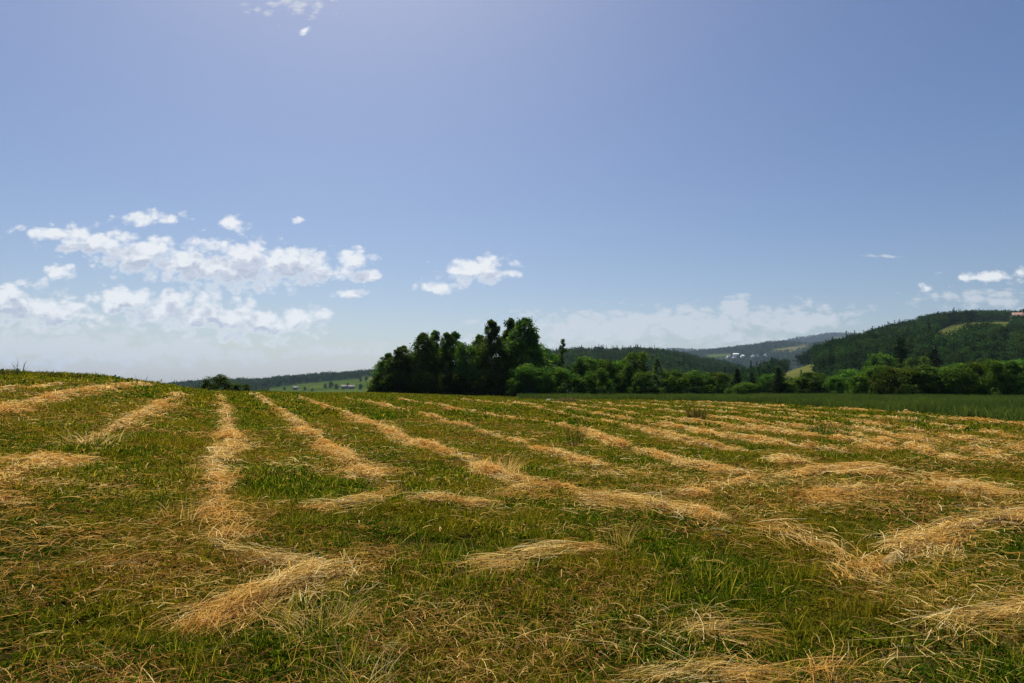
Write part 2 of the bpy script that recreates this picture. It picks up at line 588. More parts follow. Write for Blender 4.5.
# ------------------------------------------------------------------ windrow lines (photo pixels -> field positions)
ROWS = [
    # pts, half width (m), coverage, label
    ([(-60, 398), (0, 392), (30, 389), (62, 385)], .55, 1.0, 'short pale hay windrow highest on the mound at the left edge'),
    ([(-60, 428), (0, 414), (33, 404), (66, 396), (100, 391), (148, 385)], .75, 1.2, 'hay windrow curving over the crest of the left mound'),
    ([(80, 447), (98, 438), (116, 430), (143, 417), (165, 404), (180, 394)], .6, 1.1, 'hay windrow on the flank of the mound with ragged tussock at its near end'),
    ([(-60, 520), (0, 486), (22, 474), (50, 462), (78, 459)], .6, 1.4, 'thick golden hay heap cut by the left edge, below the mound'),
    ([(219, 395), (223, 410), (227, 430), (231, 448), (214, 470), (220, 495), (214, 520), (232, 545)], .42, 1.1, 'pinkish hay windrow running straight away, first right of the mound'),
    ([(250, 395), (270, 407), (290, 421), (312, 437), (340, 456), (368, 478), (402, 495), (330, 512), (300, 512)], .42, 1.1, 'hay windrow ending in a hooked pile, second right of the mound'),
    ([(292, 398), (340, 414), (383, 430), (423, 447), (468, 462), (490, 476), (530, 487)], .45, 1.5, 'long bright hay windrow that widens into the central pile'),
    ([(345, 399), (390, 408), (450, 424), (506, 441), (540, 451), (572, 461), (625, 477)], .42, 1.3, 'long hay windrow just beyond the one that widens into the central pile'),
    ([(400, 400), (453, 410), (480, 414), (513, 420), (553, 426), (586, 433), (606, 442), (640, 453), (690, 467), (745, 476)], .42, 1.3, 'hay windrow running past the thin dark standing weed'),
    ([(455, 400), (500, 404), (546, 411), (586, 420), (640, 430), (700, 446), (760, 456), (800, 466)], .4, 1.1, 'hay windrow starting in front of the tall trees and passing behind the thin dark weed'),
    ([(505, 402), (560, 409), (626, 421), (684, 430), (734, 440), (817, 451), (872, 457)], .42, 1.3, 'bright hay windrow starting in front of the pale round shrub'),
    ([(545, 402), (610, 411), (684, 422), (774, 433), (817, 438), (850, 443), (888, 452)], .42, 1.2, 'hay windrow ending in a broad pale tongue on the right half of the field'),
    ([(580, 402), (640, 409), (700, 417), (780, 427), (850, 436), (916, 450), (960, 462)], .38, 1.1, 'hay windrow that starts by the brown brush heap'),
    ([(620, 402), (690, 410), (760, 417), (840, 428), (930, 443), (1010, 462)], .35, 1.0, 'thin hay windrow crossing the right half, fourth from the tall grass'),
    ([(650, 402), (720, 409), (800, 417), (880, 427), (960, 440), (1060, 458)], .33, 1.0, 'thin hay windrow crossing the right half, third from the tall grass'),
    ([(670, 402), (740, 407), (820, 414), (900, 421), (960, 431), (1060, 446)], .32, 1.0, 'thin hay windrow crossing the right half, second from the tall grass'),
    ([(680, 402), (740, 405), (784, 408), (850, 411), (897, 414), (950, 421), (1024, 428), (1080, 436)], .36, 1.4, 'bright narrow hay windrow along the edge of the tall unmown grass'),
    ([(405, 502), (432, 503), (465, 507), (500, 508)], .42, 1.3, 'orange brown hay pile just left below the end of the long bright windrow'),
    ([(500, 500), (530, 490), (560, 491), (585, 497)], .40, .9, 'tangled grey brown hay where the long bright windrow spills over at centre'),
    ([(588, 500), (625, 505), (660, 510), (690, 513), (716, 522)], .46, 1.3, 'broad orange hay pile right of centre with a shadowed near edge'),
    ([(684, 497), (717, 489), (750, 483), (800, 476), (840, 470), (880, 472), (935, 482), (985, 490)], .42, 1.3, 'hay row arching over a grassy dip right of the central pile'),
    ([(483, 571), (516, 560), (552, 554), (605, 551)], .26, 1.3, 'short orange hay row alone in the grass at lower centre'),
    ([(872, 577), (895, 560), (916, 549), (950, 533), (983, 525), (1030, 521), (1090, 520)], .33, 1.0, 'dark orange hay row rising to the right edge above the corner pile'),
    ([(800, 503), (840, 496), (883, 490), (950, 491), (1003, 497), (1060, 508)], .38, 1.0, 'reddish flattened hay row meeting the right edge'),
    ([(775, 530), (808, 545), (840, 562), (868, 590)], .45, .38, 'thin reddish straw patch fanning down through grass on the right'),
    ([(815, 680), (860, 664), (916, 643), (966, 628), (1030, 620), (1100, 622)], .34, .95, 'broad hay pile in the bottom right corner'),
    ([(195, 634), (250, 608), (295, 588), (335, 575), (372, 556)], .33, 1.15, 'loose sheaf of long pale straw standing out at lower left'),
    ([(215, 548), (250, 560), (290, 568), (330, 575)], .22, .9, 'flat thin straw row leading into the loose pale sheaf'),
    ([(680, 640), (710, 632), (745, 640), (775, 658)], .24, .5, 'sparse straw scatter in the grass at lower right of centre'),
    ([(645, 690), (700, 678), (760, 683), (800, 690)], .16, 1.0, 'narrow strip of straw cut by the bottom edge'),
    ([(30, 690), (60, 676), (110, 678), (150, 690)], .13, .8, 'small wisp of straw at the bottom left edge'),
]
row_paths = []
for pts, hw, cov, lab in ROWS:
    P = np.array([ground_at(*q) for q in pts])
    seg = np.r_[0, np.cumsum(np.linalg.norm(np.diff(P, axis=0), axis=1))]
    s = np.arange(0, seg[-1], .12)
    x, y = np.interp(s, seg, P[:, 0]), np.interp(s, seg, P[:, 1])
    k = min(15, max(3, (len(s) // 6) | 1))
    ker = np.hanning(k + 2)[1:-1]
    ker /= ker.sum()
    x = np.convolve(np.pad(x, k // 2, mode='edge'), ker, 'valid')
    y = np.convolve(np.pad(y, k // 2, mode='edge'), ker, 'valid')
    row_paths.append((x, y, s))

# coverage map of the rows
MX0, MY0, MRES = -70, 0, .1
rowmap = np.zeros((1400, 1000), np.float32)
for (x, y, s), (pts, hw, cov, lab) in zip(row_paths, ROWS):
    rr = int(hw * 1.25 / MRES) + 1
    gi, gj = np.mgrid[-rr:rr + 1, -rr:rr + 1]
    dd = np.hypot(gi, gj) * MRES
    v = np.clip(1.15 - dd / (hw * 1.1), 0, 1) * min(cov, 1)
    for a, b in zip(x, y):
        i, j = int((a - MX0) / MRES), int((b - MY0) / MRES)
        if rr < i < 1399 - rr and rr < j < 999 - rr:
            sl = rowmap[i - rr:i + rr + 1, j - rr:j + rr + 1]
            np.maximum(sl, v, out=sl)


def rowcov(x, y):
    i = np.clip(((x - MX0) / MRES).astype(int), 0, 1399)
    j = np.clip(((y - MY0) / MRES).astype(int), 0, 999)
    v = rowmap[i, j]
    return np.where((x > MX0) & (x < -MX0) & (y > 0) & (y < 99), v, 0)


# edge of the cut area / tall unmown grass on the right
cut_px = [(520, 399.5), (600, 400.5), (684, 402), (784, 406), (850, 409.5), (897, 412), (950, 418), (1024, 424), (1200, 442)]
cut_w = np.array([ground_at(*q, dmax=110) for q in cut_px])
cut_th = np.degrees(np.arctan2(cut_w[:, 0], cut_w[:, 1]))
cut_r = np.hypot(cut_w[:, 0], cut_w[:, 1])


def is_tall(x, y):
    th = np.degrees(np.arctan2(x, y))
    r = np.hypot(x, y)
    edge = np.interp(th, cut_th, cut_r, left=1e9)
    return (r > edge + 1.6 * vnoise(x / 3, y / 3, 21) + .7 * vnoise(x / .8, y / .8, 22)) & (th < 80)


# ------------------------------------------------------------------ ground sheet
th_in = np.arange(-48, 48.01, .22)
th_out = np.arange(51, 309, 3.0)
ths = np.r_[th_in, th_out]
rs = np.exp(np.linspace(math.log(.35), math.log(13800), 420))
TH, RR = np.meshgrid(np.radians(ths), rs, indexing='ij')
X, Y = np.sin(TH) * RR, np.cos(TH) * RR
Z = height(X, Y)
nth, nr = X.shape
V = np.stack([X, Y, Z], -1).reshape(-1, 3)
i, j = np.meshgrid(np.arange(nth), np.arange(nr - 1), indexing='ij')
i2 = (i + 1) % nth
Fq = np.stack([i * nr + j, i2 * nr + j, i2 * nr + j + 1, i * nr + j + 1], -1).reshape(-1, 4)
V = np.r_[V, [[0, 0, float(height(0, .3))]]]
far = np.clip((RR - 95) / 25, 0, 1)
far = np.maximum(far, is_tall(X, Y) * .9)
me = mesh_np('ground', V, Fq, M_ground, {'row': np.r_[rowcov(X, Y).ravel(), 0], 'far': np.r_[far.ravel(), 0]}, smooth=True)
link('ground', me, kind='structure', label='mown hay field of short green grass and stubble')


# ------------------------------------------------------------------ scatter (geometry nodes), for stuff only
def scatter(name, P, rot, scl, idx, coll, **props):
    me = bpy.data.meshes.new(name)
    me.vertices.add(len(P))
    me.vertices.foreach_set('co', np.asarray(P, np.float32).ravel())
    a = me.attributes.new('rot', 'FLOAT_VECTOR', 'POINT')
    a.data.foreach_set('vector', np.asarray(rot, np.float32).ravel())
    a = me.attributes.new('scl', 'FLOAT_VECTOR', 'POINT')
    scl = np.asarray(scl, np.float32)
    if scl.ndim == 1:
        scl = np.repeat(scl[:, None], 3, 1)
    a.data.foreach_set('vector', scl.ravel())
    a = me.attributes.new('idx', 'INT', 'POINT')
    a.data.foreach_set('value', np.asarray(idx, np.int32))
    o = link(name, me, **props)
    ng = bpy.data.node_groups.new(name + '_scatter', 'GeometryNodeTree')
    ng.interface.new_socket('Geometry', in_out='INPUT', socket_type='NodeSocketGeometry')
    ng.interface.new_socket('Geometry', in_out='OUTPUT', socket_type='NodeSocketGeometry')
    gi, go = ng.nodes.new('NodeGroupInput'), ng.nodes.new('NodeGroupOutput')
    iop = ng.nodes.new('GeometryNodeInstanceOnPoints')
    ci = ng.nodes.new('GeometryNodeCollectionInfo')
    ci.inputs['Collection'].default_value = coll
    ci.inputs['Separate Children'].default_value = True
    ci.inputs['Reset Children'].default_value = True

    def na(nm, tp):
        n = ng.nodes.new('GeometryNodeInputNamedAttribute')
        n.data_type = tp
        n.inputs['Name'].default_value = nm
        return n.outputs['Attribute']
    e2r = ng.nodes.new('FunctionNodeEulerToRotation')
    ng.links.new(na('rot', 'FLOAT_VECTOR'), e2r.inputs[0])
    ng.links.new(gi.outputs[0], iop.inputs['Points'])
    ng.links.new(ci.outputs[0], iop.inputs['Instance'])
    iop.inputs['Pick Instance'].default_value = True
    ng.links.new(na('idx', 'INT'), iop.inputs['Instance Index'])
    ng.links.new(e2r.outputs[0], iop.inputs['Rotation'])
    ng.links.new(na('scl', 'FLOAT_VECTOR'), iop.inputs['Scale'])
    ng.links.new(iop.outputs[0], go.inputs[0])
    md = o.modifiers.new('scatter', 'NODES')
    md.node_group = ng
    return o


def library(name, meshes):
    c = bpy.data.collections.new(name)
    for i, m in enumerate(meshes):
        c.objects.link(bpy.data.objects.new('%s_piece_%02d' % (name, i), m))
    return c


def tuft(n, rad, hmin, hmax, w, lean=.5, leafy_n=0, mat=M_grass, bendk=.5, strawp=.13, segs=3):
    a = rng.random(n) * 2 * np.pi
    rr = rad * np.sqrt(rng.random(n))
    base = np.stack([np.cos(a) * rr, np.sin(a) * rr, np.full(n, -.01)], 1)
    az = rng.random(n) * 2 * np.pi
    ln = rng.random(n) * lean
    d = unit(np.stack([np.cos(az) * ln, np.sin(az) * ln, np.ones(n)], 1))
    L = hmin + (hmax - hmin) * rng.random(n) ** 1.5
    bend = np.stack([np.cos(az), np.sin(az), -.5 * np.ones(n)], 1) * (bendk * rng.random(n))[:, None]
    sa = az + np.pi / 2 + rng.normal(0, .6, n)
    side = np.stack([np.cos(sa), np.sin(sa), np.zeros(n)], 1)
    W = w * (.6 + .8 * rng.random(n))
    var = rng.random(n) * .8
    var[rng.random(n) < strawp] = .97
    parts = [ribbons(base, d, L, W, bend, side, segs, .12, var)]
    if leafy_n:  # broad low leaves of clover and plantain
        n = leafy_n
        a = rng.random(n) * 2 * np.pi
        rr = rad * np.sqrt(rng.random(n))
        base = np.stack([np.cos(a) * rr, np.sin(a) * rr, .01 + rng.random(n) * hmin * .8], 1)
        az = rng.random(n) * 2 * np.pi
        d = unit(np.stack([np.cos(az), np.sin(az), rng.random(n) * 1.6], 1))
        side = unit(np.stack([-np.sin(az), np.cos(az), rng.normal(0, .6, n)], 1))
        L = w * 4 * (.4 + rng.random(n))
        parts.append(ribbons(base, d, L, L * .55, np.stack([np.zeros(n), np.zeros(n), -.5 * np.ones(n)], 1), side, 2, .5, rng.random(n) * .7))
    Vv, Ff, vv, tt = join(parts)
    return mesh_np('tuft', Vv, Ff, mat, {'var': vv, 'tip': tt})


def frustum_points(n, r0, r1, margin=6, power=1.0):
    """n points, uniform in area, in the part of the field the photograph looks at"""
    half = math.degrees(math.atan(512 / F)) + margin
    th = np.radians(rng.uniform(-half, half, n))
    r = np.sqrt(rng.uniform(r0 ** 2, r1 ** 2, n))
    return np.sin(th) * r, np.cos(th) * r


def grass_ring(name, dens, r0, r1, lib, nlib, s0, s1, label, straw_keep=.6):
    half = math.radians(math.degrees(math.atan(512 / F)) + 6)
    area = half * (r1 ** 2 - r0 ** 2)
    n = int(dens * area)
    x, y = frustum_points(n, r0, r1)
    keep = ~is_tall(x, y)
    rc = rowcov(x, y)
    keep &= rng.random(n) > rc * (1 - straw_keep)
    dn = fbm(x / 1.6, y / 1.6, 31)
    keep &= rng.random(n) < np.clip(.9 + dn * 1.1, .55, 1)
    x, y, dn = x[keep], y[keep], dn[keep]
    z = height(x, y)
    n = len(x)
    rot = np.stack([rng.normal(0, .12, n), rng.normal(0, .12, n), rng.random(n) * 6.28], 1)
    hs = np.clip(.85 + fbm(x / 2.5, y / 2.5, 37) * 1.1 + .4 * vnoise(x / .35, y / .35, 39), .35, 1.4)
    sc = rng.uniform(s0, s1, n)
    scl = np.stack([sc, sc, sc * hs], 1)
    scatter(name, np.stack([x, y, z], 1), rot, scl, rng.integers(0, nlib, n), lib, kind='stuff', label=label)


lib_near = library('near_grass', [tuft(40, .10, .02, .09, .0046, 1.0, 26) for _ in range(7)] + [tuft(16, .09, .02, .07, .007, 1.0, 60) for _ in range(4)]
                   + [tuft(40, .07, .05, .16, .004, .6, 4, strawp=.2) for _ in range(2)])
grass_ring('grass', 230, 2.4, 10, lib_near, 13, .8, 1.3, 'short green grass and clover regrowing after the cut in the foreground')
lib_mid = library('middle_grass', [tuft(60, .22, .04, .12, .011, .7, 20, segs=2) for _ in range(6)])
grass_ring('grass', 60, 10, 27, lib_mid, 6, .8, 1.3, 'short green grass between the hay rows in the middle of the field', .25)
lib_farg = library('far_grass', [tuft(70, .55, .05, .15, .032, .8, 16, segs=2) for _ in range(5)])
grass_ring('grass', 8.5, 27, 96, lib_farg, 5, .8, 1.3, 'yellow green grass between the hay rows near the far edge of the field', .15)

# tall unmown grass beyond the cut on the right
x, y = frustum_points(60000, 22, 112)
k = is_tall(x, y)
x, y = x[k], y[k]
n = len(x)
lib_tall = library('tall_grass', [tuft(60, .45, .25, .75, .03, .35, 0, M_tall, .3, .12, 2) for _ in range(5)])
scatter('tall_grass', np.stack([x, y, height(x, y)], 1), np.stack([np.zeros(n), np.zeros(n), rng.random(n) * 6.28], 1),
        rng.uniform(.7, 1.15, n), rng.integers(0, 5, n), lib_tall, kind='stuff', label='dark green unmown grass in front of the trees')


# ------------------------------------------------------------------ straw
def straw_strands(x, y, zoff, tang, spread, tilt, cam_scale=True, lmin=.18, lmax=.5, upright=0.0):
    n = len(x)
    D = np.hypot(x, y)
    W = np.maximum(.0028, D * .0008) * rng.uniform(.5, 1.6, n)
    L = lmin * .5 + (lmax - lmin * .5) * rng.random(n) ** 1.3
    az = tang + rng.normal(0, spread, n) + np.where(rng.random(n) < .5, np.pi, 0)
    tl = rng.normal(.05, tilt, n)
    up = rng.random(n) < upright
    tl = np.where(up, rng.uniform(.35, 1.2, n), tl)
    d = np.stack([np.cos(az) * np.cos(tl), np.sin(az) * np.cos(tl), np.sin(tl)], 1)
    bs = rng.normal(0, .18, n)
    bend = np.stack([-np.sin(az) * bs, np.cos(az) * bs, -np.abs(rng.normal(.05, .18, n)) - np.maximum(tl, 0) * .45], 1)
    ph = rng.uniform(-1.1, 1.1, n)
    side = unit(np.stack([-np.sin(az) * np.cos(ph), np.cos(az) * np.cos(ph), np.sin(ph)], 1))
    cx, cy = x - np.cos(az) * L * .5 * (~up), y - np.sin(az) * L * .5 * (~up)
    base = np.stack([cx, cy, height(x, y) + zoff], 1)
    return ribbons(base, d, L, W, bend, side, 3, .4)


windrow_group = 'rows and piles of cut hay on the field'
for ri, ((x, y, s), (pts, hw, cov, lab)) in enumerate(zip(row_paths, ROWS)):
    ln = s[-1]
    D0 = np.hypot(x, y)
    tx, ty = np.gradient(x), np.gradient(y)
    tl = np.hypot(tx, ty)
    tx, ty = tx / tl, ty / tl
    hw = hw * np.interp(D0, [10, 30], [.82, .66])
    wmod = np.clip(.95 + 1.15 * fbm(s / 1.5, s * 0 + ri * 7.3, 3, 4), .25, 1.9)
    H = np.interp(np.hypot(x, y), [8, 22], [.065, .09]) * min(cov, 1.1) * np.clip(1 + .9 * fbm(s / 1.1, s * 0 + ri * 3.1, 9, 3), .4, 1.6)
    taper = np.clip(np.minimum(s, ln - s) / .5, 0, 1)
    # packed body
    body_w = .42
    T = np.linspace(-1, 1, 11)
    hw_s = hw
    hw = float(np.mean(hw_s))
    H = H * np.clip(1.1 + 1.6 * vnoise(x / 1.2, y / 1.2, 43), .15, 1.3)
    if cov >= .8:
        xs = x[:, None] - ty[:, None] * T * (hw_s * body_w * wmod)[:, None]
        ys = y[:, None] + tx[:, None] * T * (hw_s * body_w * wmod)[:, None]
        prof = (1 - T ** 2)[None] * (H * taper * .8)[:, None]
        prof = prof * (1 + .5 * fbm(xs / .25, ys / .25, 5, 3)) - .035
        zs = height(xs, ys) + prof
        ns = len(s)
        Vb = np.stack([xs, ys, zs], -1).reshape(-1, 3)
        i, j = np.meshgrid(np.arange(ns - 1), np.arange(10), indexing='ij')
        Fb = np.stack([i * 11 + j, (i + 1) * 11 + j, (i + 1) * 11 + j + 1, i * 11 + j + 1], -1).reshape(-1, 4)
    else:
        Vb, Fb = np.zeros((0, 3)), np.zeros((0, 4), int)
    # loose strands
    D = np.hypot(x, y)
    dens = cov * np.interp(D, [8, 25], [2.2, 2.6]) / (.34 * np.maximum(.0028, D * .0008))       # per square metre
    cell = np.gradient(s) * 2 * hw_s * wmod
    cnt = dens * cell
    tot = int(cnt.sum())
    pick = rng.choice(len(s), tot, p=cnt / cnt.sum())
    t = rng.normal(0, .58, tot)
    t = np.where(np.abs(t) > 2.0, rng.uniform(-1, 1, tot), t)
    jx = rng.uniform(-.08, .08, tot)
    px_ = x[pick] - ty[pick] * t * (hw_s * wmod)[pick] + tx[pick] * jx
    py_ = y[pick] + tx[pick] * t * (hw_s * wmod)[pick] + ty[pick] * jx
    ok = rng.random(tot) < np.clip(1.0 + 3.0 * fbm(px_ / .5, py_ / .5, 41, 3) + np.interp(np.hypot(px_, py_), [10, 30], [1.5, .7]) * vnoise(px_ / 1.2, py_ / 1.2, 43) - .5 * np.abs(t), .05, 1)
    px_, py_, t, pick = px_[ok], py_[ok], t[ok], pick[ok]
    body = np.clip(1 - (t / body_w) ** 2, 0, 1) * (H * taper)[pick] * .8 if cov >= .8 else np.zeros(len(t))
    zo = body + rng.random(len(t)) * np.interp(np.hypot(px_, py_), [8, 22], [.05, .09]) + .015 + (.05 if cov < .8 else 0) * rng.random(len(t))
    tang = np.arctan2(ty, tx)[pick] + .9 * fbm(px_ / .9, py_ / .9, 51, 2)
    near = D.min() < 9
    st = straw_strands(px_, py_, zo, tang, .42, .20, upright=.04 if near else .03, lmax=.6 if near else .45)
    nb = len(Vb)
    Va = np.concatenate([Vb, st[0]])
    Fa = np.concatenate([Fb, st[1] + nb])
    me = mesh_np('hay_windrow', Va, Fa, M_straw, {'var': np.r_[np.zeros(nb), st[2]]})
    me.materials.append(M_mound)
    mi = np.zeros(len(Fa), np.int32)
    mi[:len(Fb)] = 1
    me.polygons.foreach_set('material_index', mi)
    c = len(s) // 2
    ox, oy = float(x[c]), float(y[c])
    oz = float(height(ox, oy))
    me.transform(__import__('mathutils').Matrix.Translation((-ox, -oy, -oz)))
    link('hay_windrow', me, loc=(ox, oy, oz), label=lab, category='hay row', group=windrow_group)

# loose straw everywhere between the rows
parts = []
for (r0, r1, cv) in ((2.4, 7, .36), (7, 14, .28), (14, 30, .17), (30, 90, .13)):
    half = math.radians(43)
    area = half * (r1 ** 2 - r0 ** 2)
    w = max(.0034, .5 * (r0 + r1) * .00085)
    n = int(area * cv / (.22 * w) * 1.6)
    x, y = frustum_points(n, r0, r1)
    k = ~is_tall(x, y) & (rng.random(n) < np.clip(.36 + 2.2 * fbm(x / 1.1, y / 1.1, 61), .07, 1))
    x, y = x[k], y[k]
    tang = 2.5 * fbm(x / 1.1, y / 1.1, 71, 2) + 1.9
    parts.append(straw_strands(x, y, rng.random(len(x)) * .07 + .01, tang, .9, .3, lmin=.06, lmax=.32, upright=.12))
st = join(parts)
link('loose_straw', mesh_np('loose_straw', st[0], st[1], M_straw, {'var': st[2] * .9}), kind='stuff', label='loose dry stalks left in the stubble between the hay rows')


M_thatch = leafy('brown_thatch', [(0, (.10, .04, .012)), (.5, (.34, .16, .045)), (1, (.58, .35, .11))], .3, .0)
parts = []
for (r0, r1, cv) in ((2.4, 7, .36), (7, 14, .32), (14, 34, .34), (34, 80, .25)):
    half = math.radians(43)
    area = half * (r1 ** 2 - r0 ** 2)
    w = max(.0028, .5 * (r0 + r1) * .0008)
    n = int(area * cv / (.13 * w) * 1.3)
    x, y = frustum_points(n, r0, r1)
    k = ~is_tall(x, y) & (rng.random(n) < np.clip(.35 + 2.4 * fbm(x / 1.7, y / 1.7, 81) + .5 * rowcov(x, y), .04, 1))
    x, y = x[k], y[k]
    parts.append(straw_strands(x, y, rng.random(len(x)) * .06 + .02, 2.5 * fbm(x / .8, y / .8, 91, 2) + 1.4, 1.1, .35, lmin=.04, lmax=.2, upright=.1))
st = join(parts)
link('thatch', mesh_np('thatch', st[0], st[1], M_thatch, {'var': st[2]}), kind='stuff', label='reddish brown dead grass and thatch lying in the stubble')


# upright tussocks and sheaves of straw (near)
def tussock(px, py, n, rad, hmin, hmax, lab, spread=.9, mat=M_straw, var0=.5, name='straw_tussock', cat='straw tussock', w=None):
    gx, gy = ground_at(px, py)
    gz = float(height(gx, gy))
    D = math.hypot(gx, gy)
    a = rng.random(n) * 2 * np.pi
    rr = rad * np.sqrt(rng.random(n))
    base = np.stack([np.cos(a) * rr, np.sin(a) * rr, np.full(n, .0)], 1)
    az = a + rng.normal(0, .6, n)
    lnn = rng.random(n) * spread
    d = unit(np.stack([np.cos(az) * lnn, np.sin(az) * lnn, np.ones(n)], 1))
    L = rng.uniform(hmin, hmax, n)
    bend = np.stack([np.cos(az), np.sin(az), -.7 * np.ones(n)], 1) * (.45 * rng.random(n))[:, None]
    sa = rng.random(n) * 6.28
    side = np.stack([np.cos(sa), np.sin(sa), np.zeros(n)], 1)
    W = (w or max(.004, D * .0008)) * rng.uniform(.6, 1.3, n)
    r_ = ribbons(base, d, L, W, bend, side, 4, .3, var0 + (1 - var0) * rng.random(n))
    return link(name, mesh_np(name, r_[0], r_[1], mat, {'var': r_[2]}), loc=(gx, gy, gz), label=lab, category=cat)


tussock(92, 444, 110, .6, .12, .45, 'ragged upright tussock of pale dry stalks on the flank of the left mound', 1.6)
tussock(322, 632, 220, .22, .12, .36, 'spray of long pale stalks at the near end of the loose sheaf', 2.4, var0=.2)
tussock(498, 474, 160, .35, .2, .45, 'pale upright wisps where the long bright windrow meets the central pile')
tussock(362, 690, 34, .14, .18, .36, 'crossed dry stalks standing up at the bottom edge, left of centre')
tussock(180, 520, 45, .3, .15, .35, 'pale bent stalks beside the pinkish windrow at middle left')
tussock(712, 520, 40, .2, .1, .25, 'bleached stalks in the grass below the right end of the central pile')
tussock(622, 548, 24, .1, .25, .42, 'few thin bleached stalks in the grass just below the central pile', .4)
for q, (a, b, lab) in enumerate([(19, 377, 'tallest green weed on the skyline at the left edge'), (5, 377, 'low brown weed clump on the skyline in the left corner'),
                                 (48, 378, 'brown seed stalks on the skyline between the tall weed and the hay row end'),
                                 (76, 380, 'brown weed tuft on the skyline above the mound windrow'),
                                 (142, 386, 'few bare stalks on the skyline where the mound falls away')]):
    tussock(a, b, [26, 90, 60, 60, 16][q], [.15, .5, .4, .4, .3][q], .25, [1.0, .5, .5, .45, .75][q], lab, .35, M_weed if q else M_tall, 0,
            'tall_weed', 'weed', .03)
tussock(575, 447, 34, .2, .4, 1.2, 'thin dark weed standing alone between the hay rows at centre', .25, M_weed, 0, 'tall_weed', 'weed', .014)
tussock(697, 421, 70, .35, .4, 1.1, 'small dark weed standing in the rows left of the tall grass', .35, M_weed, 0, 'tall_weed', 'weed', .03)
tussock(828, 436, 90, .6, .2, .6, 'dark green weed clump among the thin rows on the right', .7, M_tall, 0, 'tall_weed', 'weed', .03)
tussock(910, 424, 70, .8, .2, .6, 'dark green grass clump jutting from the tall grass edge', .7, M_tall, 0, 'tall_weed', 'weed', .04)


# ------------------------------------------------------------------ trees
def tube(pts, rads, sides=7):
    pts = np.array(pts, float)
    n = len(pts)
    Vv = []
    for i in range(n):
        t = unit((pts[min(i + 1, n - 1)] - pts[max(i - 1, 0)])[None])[0]
        a = np.cross(t, [0.3, 1, .1])
        a /= np.linalg.norm(a)
        b = np.cross(t, a)
        for k in range(sides):
            an = 2 * np.pi * k / sides
            Vv.append(pts[i] + (a * math.cos(an) + b * math.sin(an)) * rads[i])
    Ff = [[i * sides + k, i * sides + (k + 1) % sides, (i + 1) * sides + (k + 1) % sides, (i + 1) * sides + k] for i in range(n - 1) for k in range(sides)]
    return np.array(Vv), np.array(Ff)


def leaves(centers, radii, per, size, up=.3, flat=.75):
    k = np.repeat(np.arange(len(centers)), per)
    n = len(k)
    d = unit(rng.normal(0, 1, (n, 3)))
    r = rng.random(n) ** .45
    r = np.where(rng.random(n) < .14, r * rng.uniform(1.1, 1.75, n), r)
    c = centers[k] + d * (r * radii[k])[:, None] * np.array([1, 1, flat])
    nrm = unit(d * .6 + rng.normal(0, .7, (n, 3)) + np.array([0, 0, up]))
    a = unit(np.cross(nrm, rng.normal(0, 1, (n, 3))))
    b = np.cross(nrm, a)
    s = (size * rng.uniform(.6, 1.3, n))[:, None]
    Vv = np.stack([c - a * s * .5, c - b * s * .28 + a * s * .05, c + a * s * .5, c + b * s * .28 + a * s * .05], 1).reshape(-1, 3)
    Ff = np.arange(n * 4).reshape(-1, 4)
    blob = rng.random(len(centers))
    var = np.clip(blob[k] * .6 + rng.random(n) * .4, 0, 1)
    return Vv, Ff, np.repeat(var, 4)


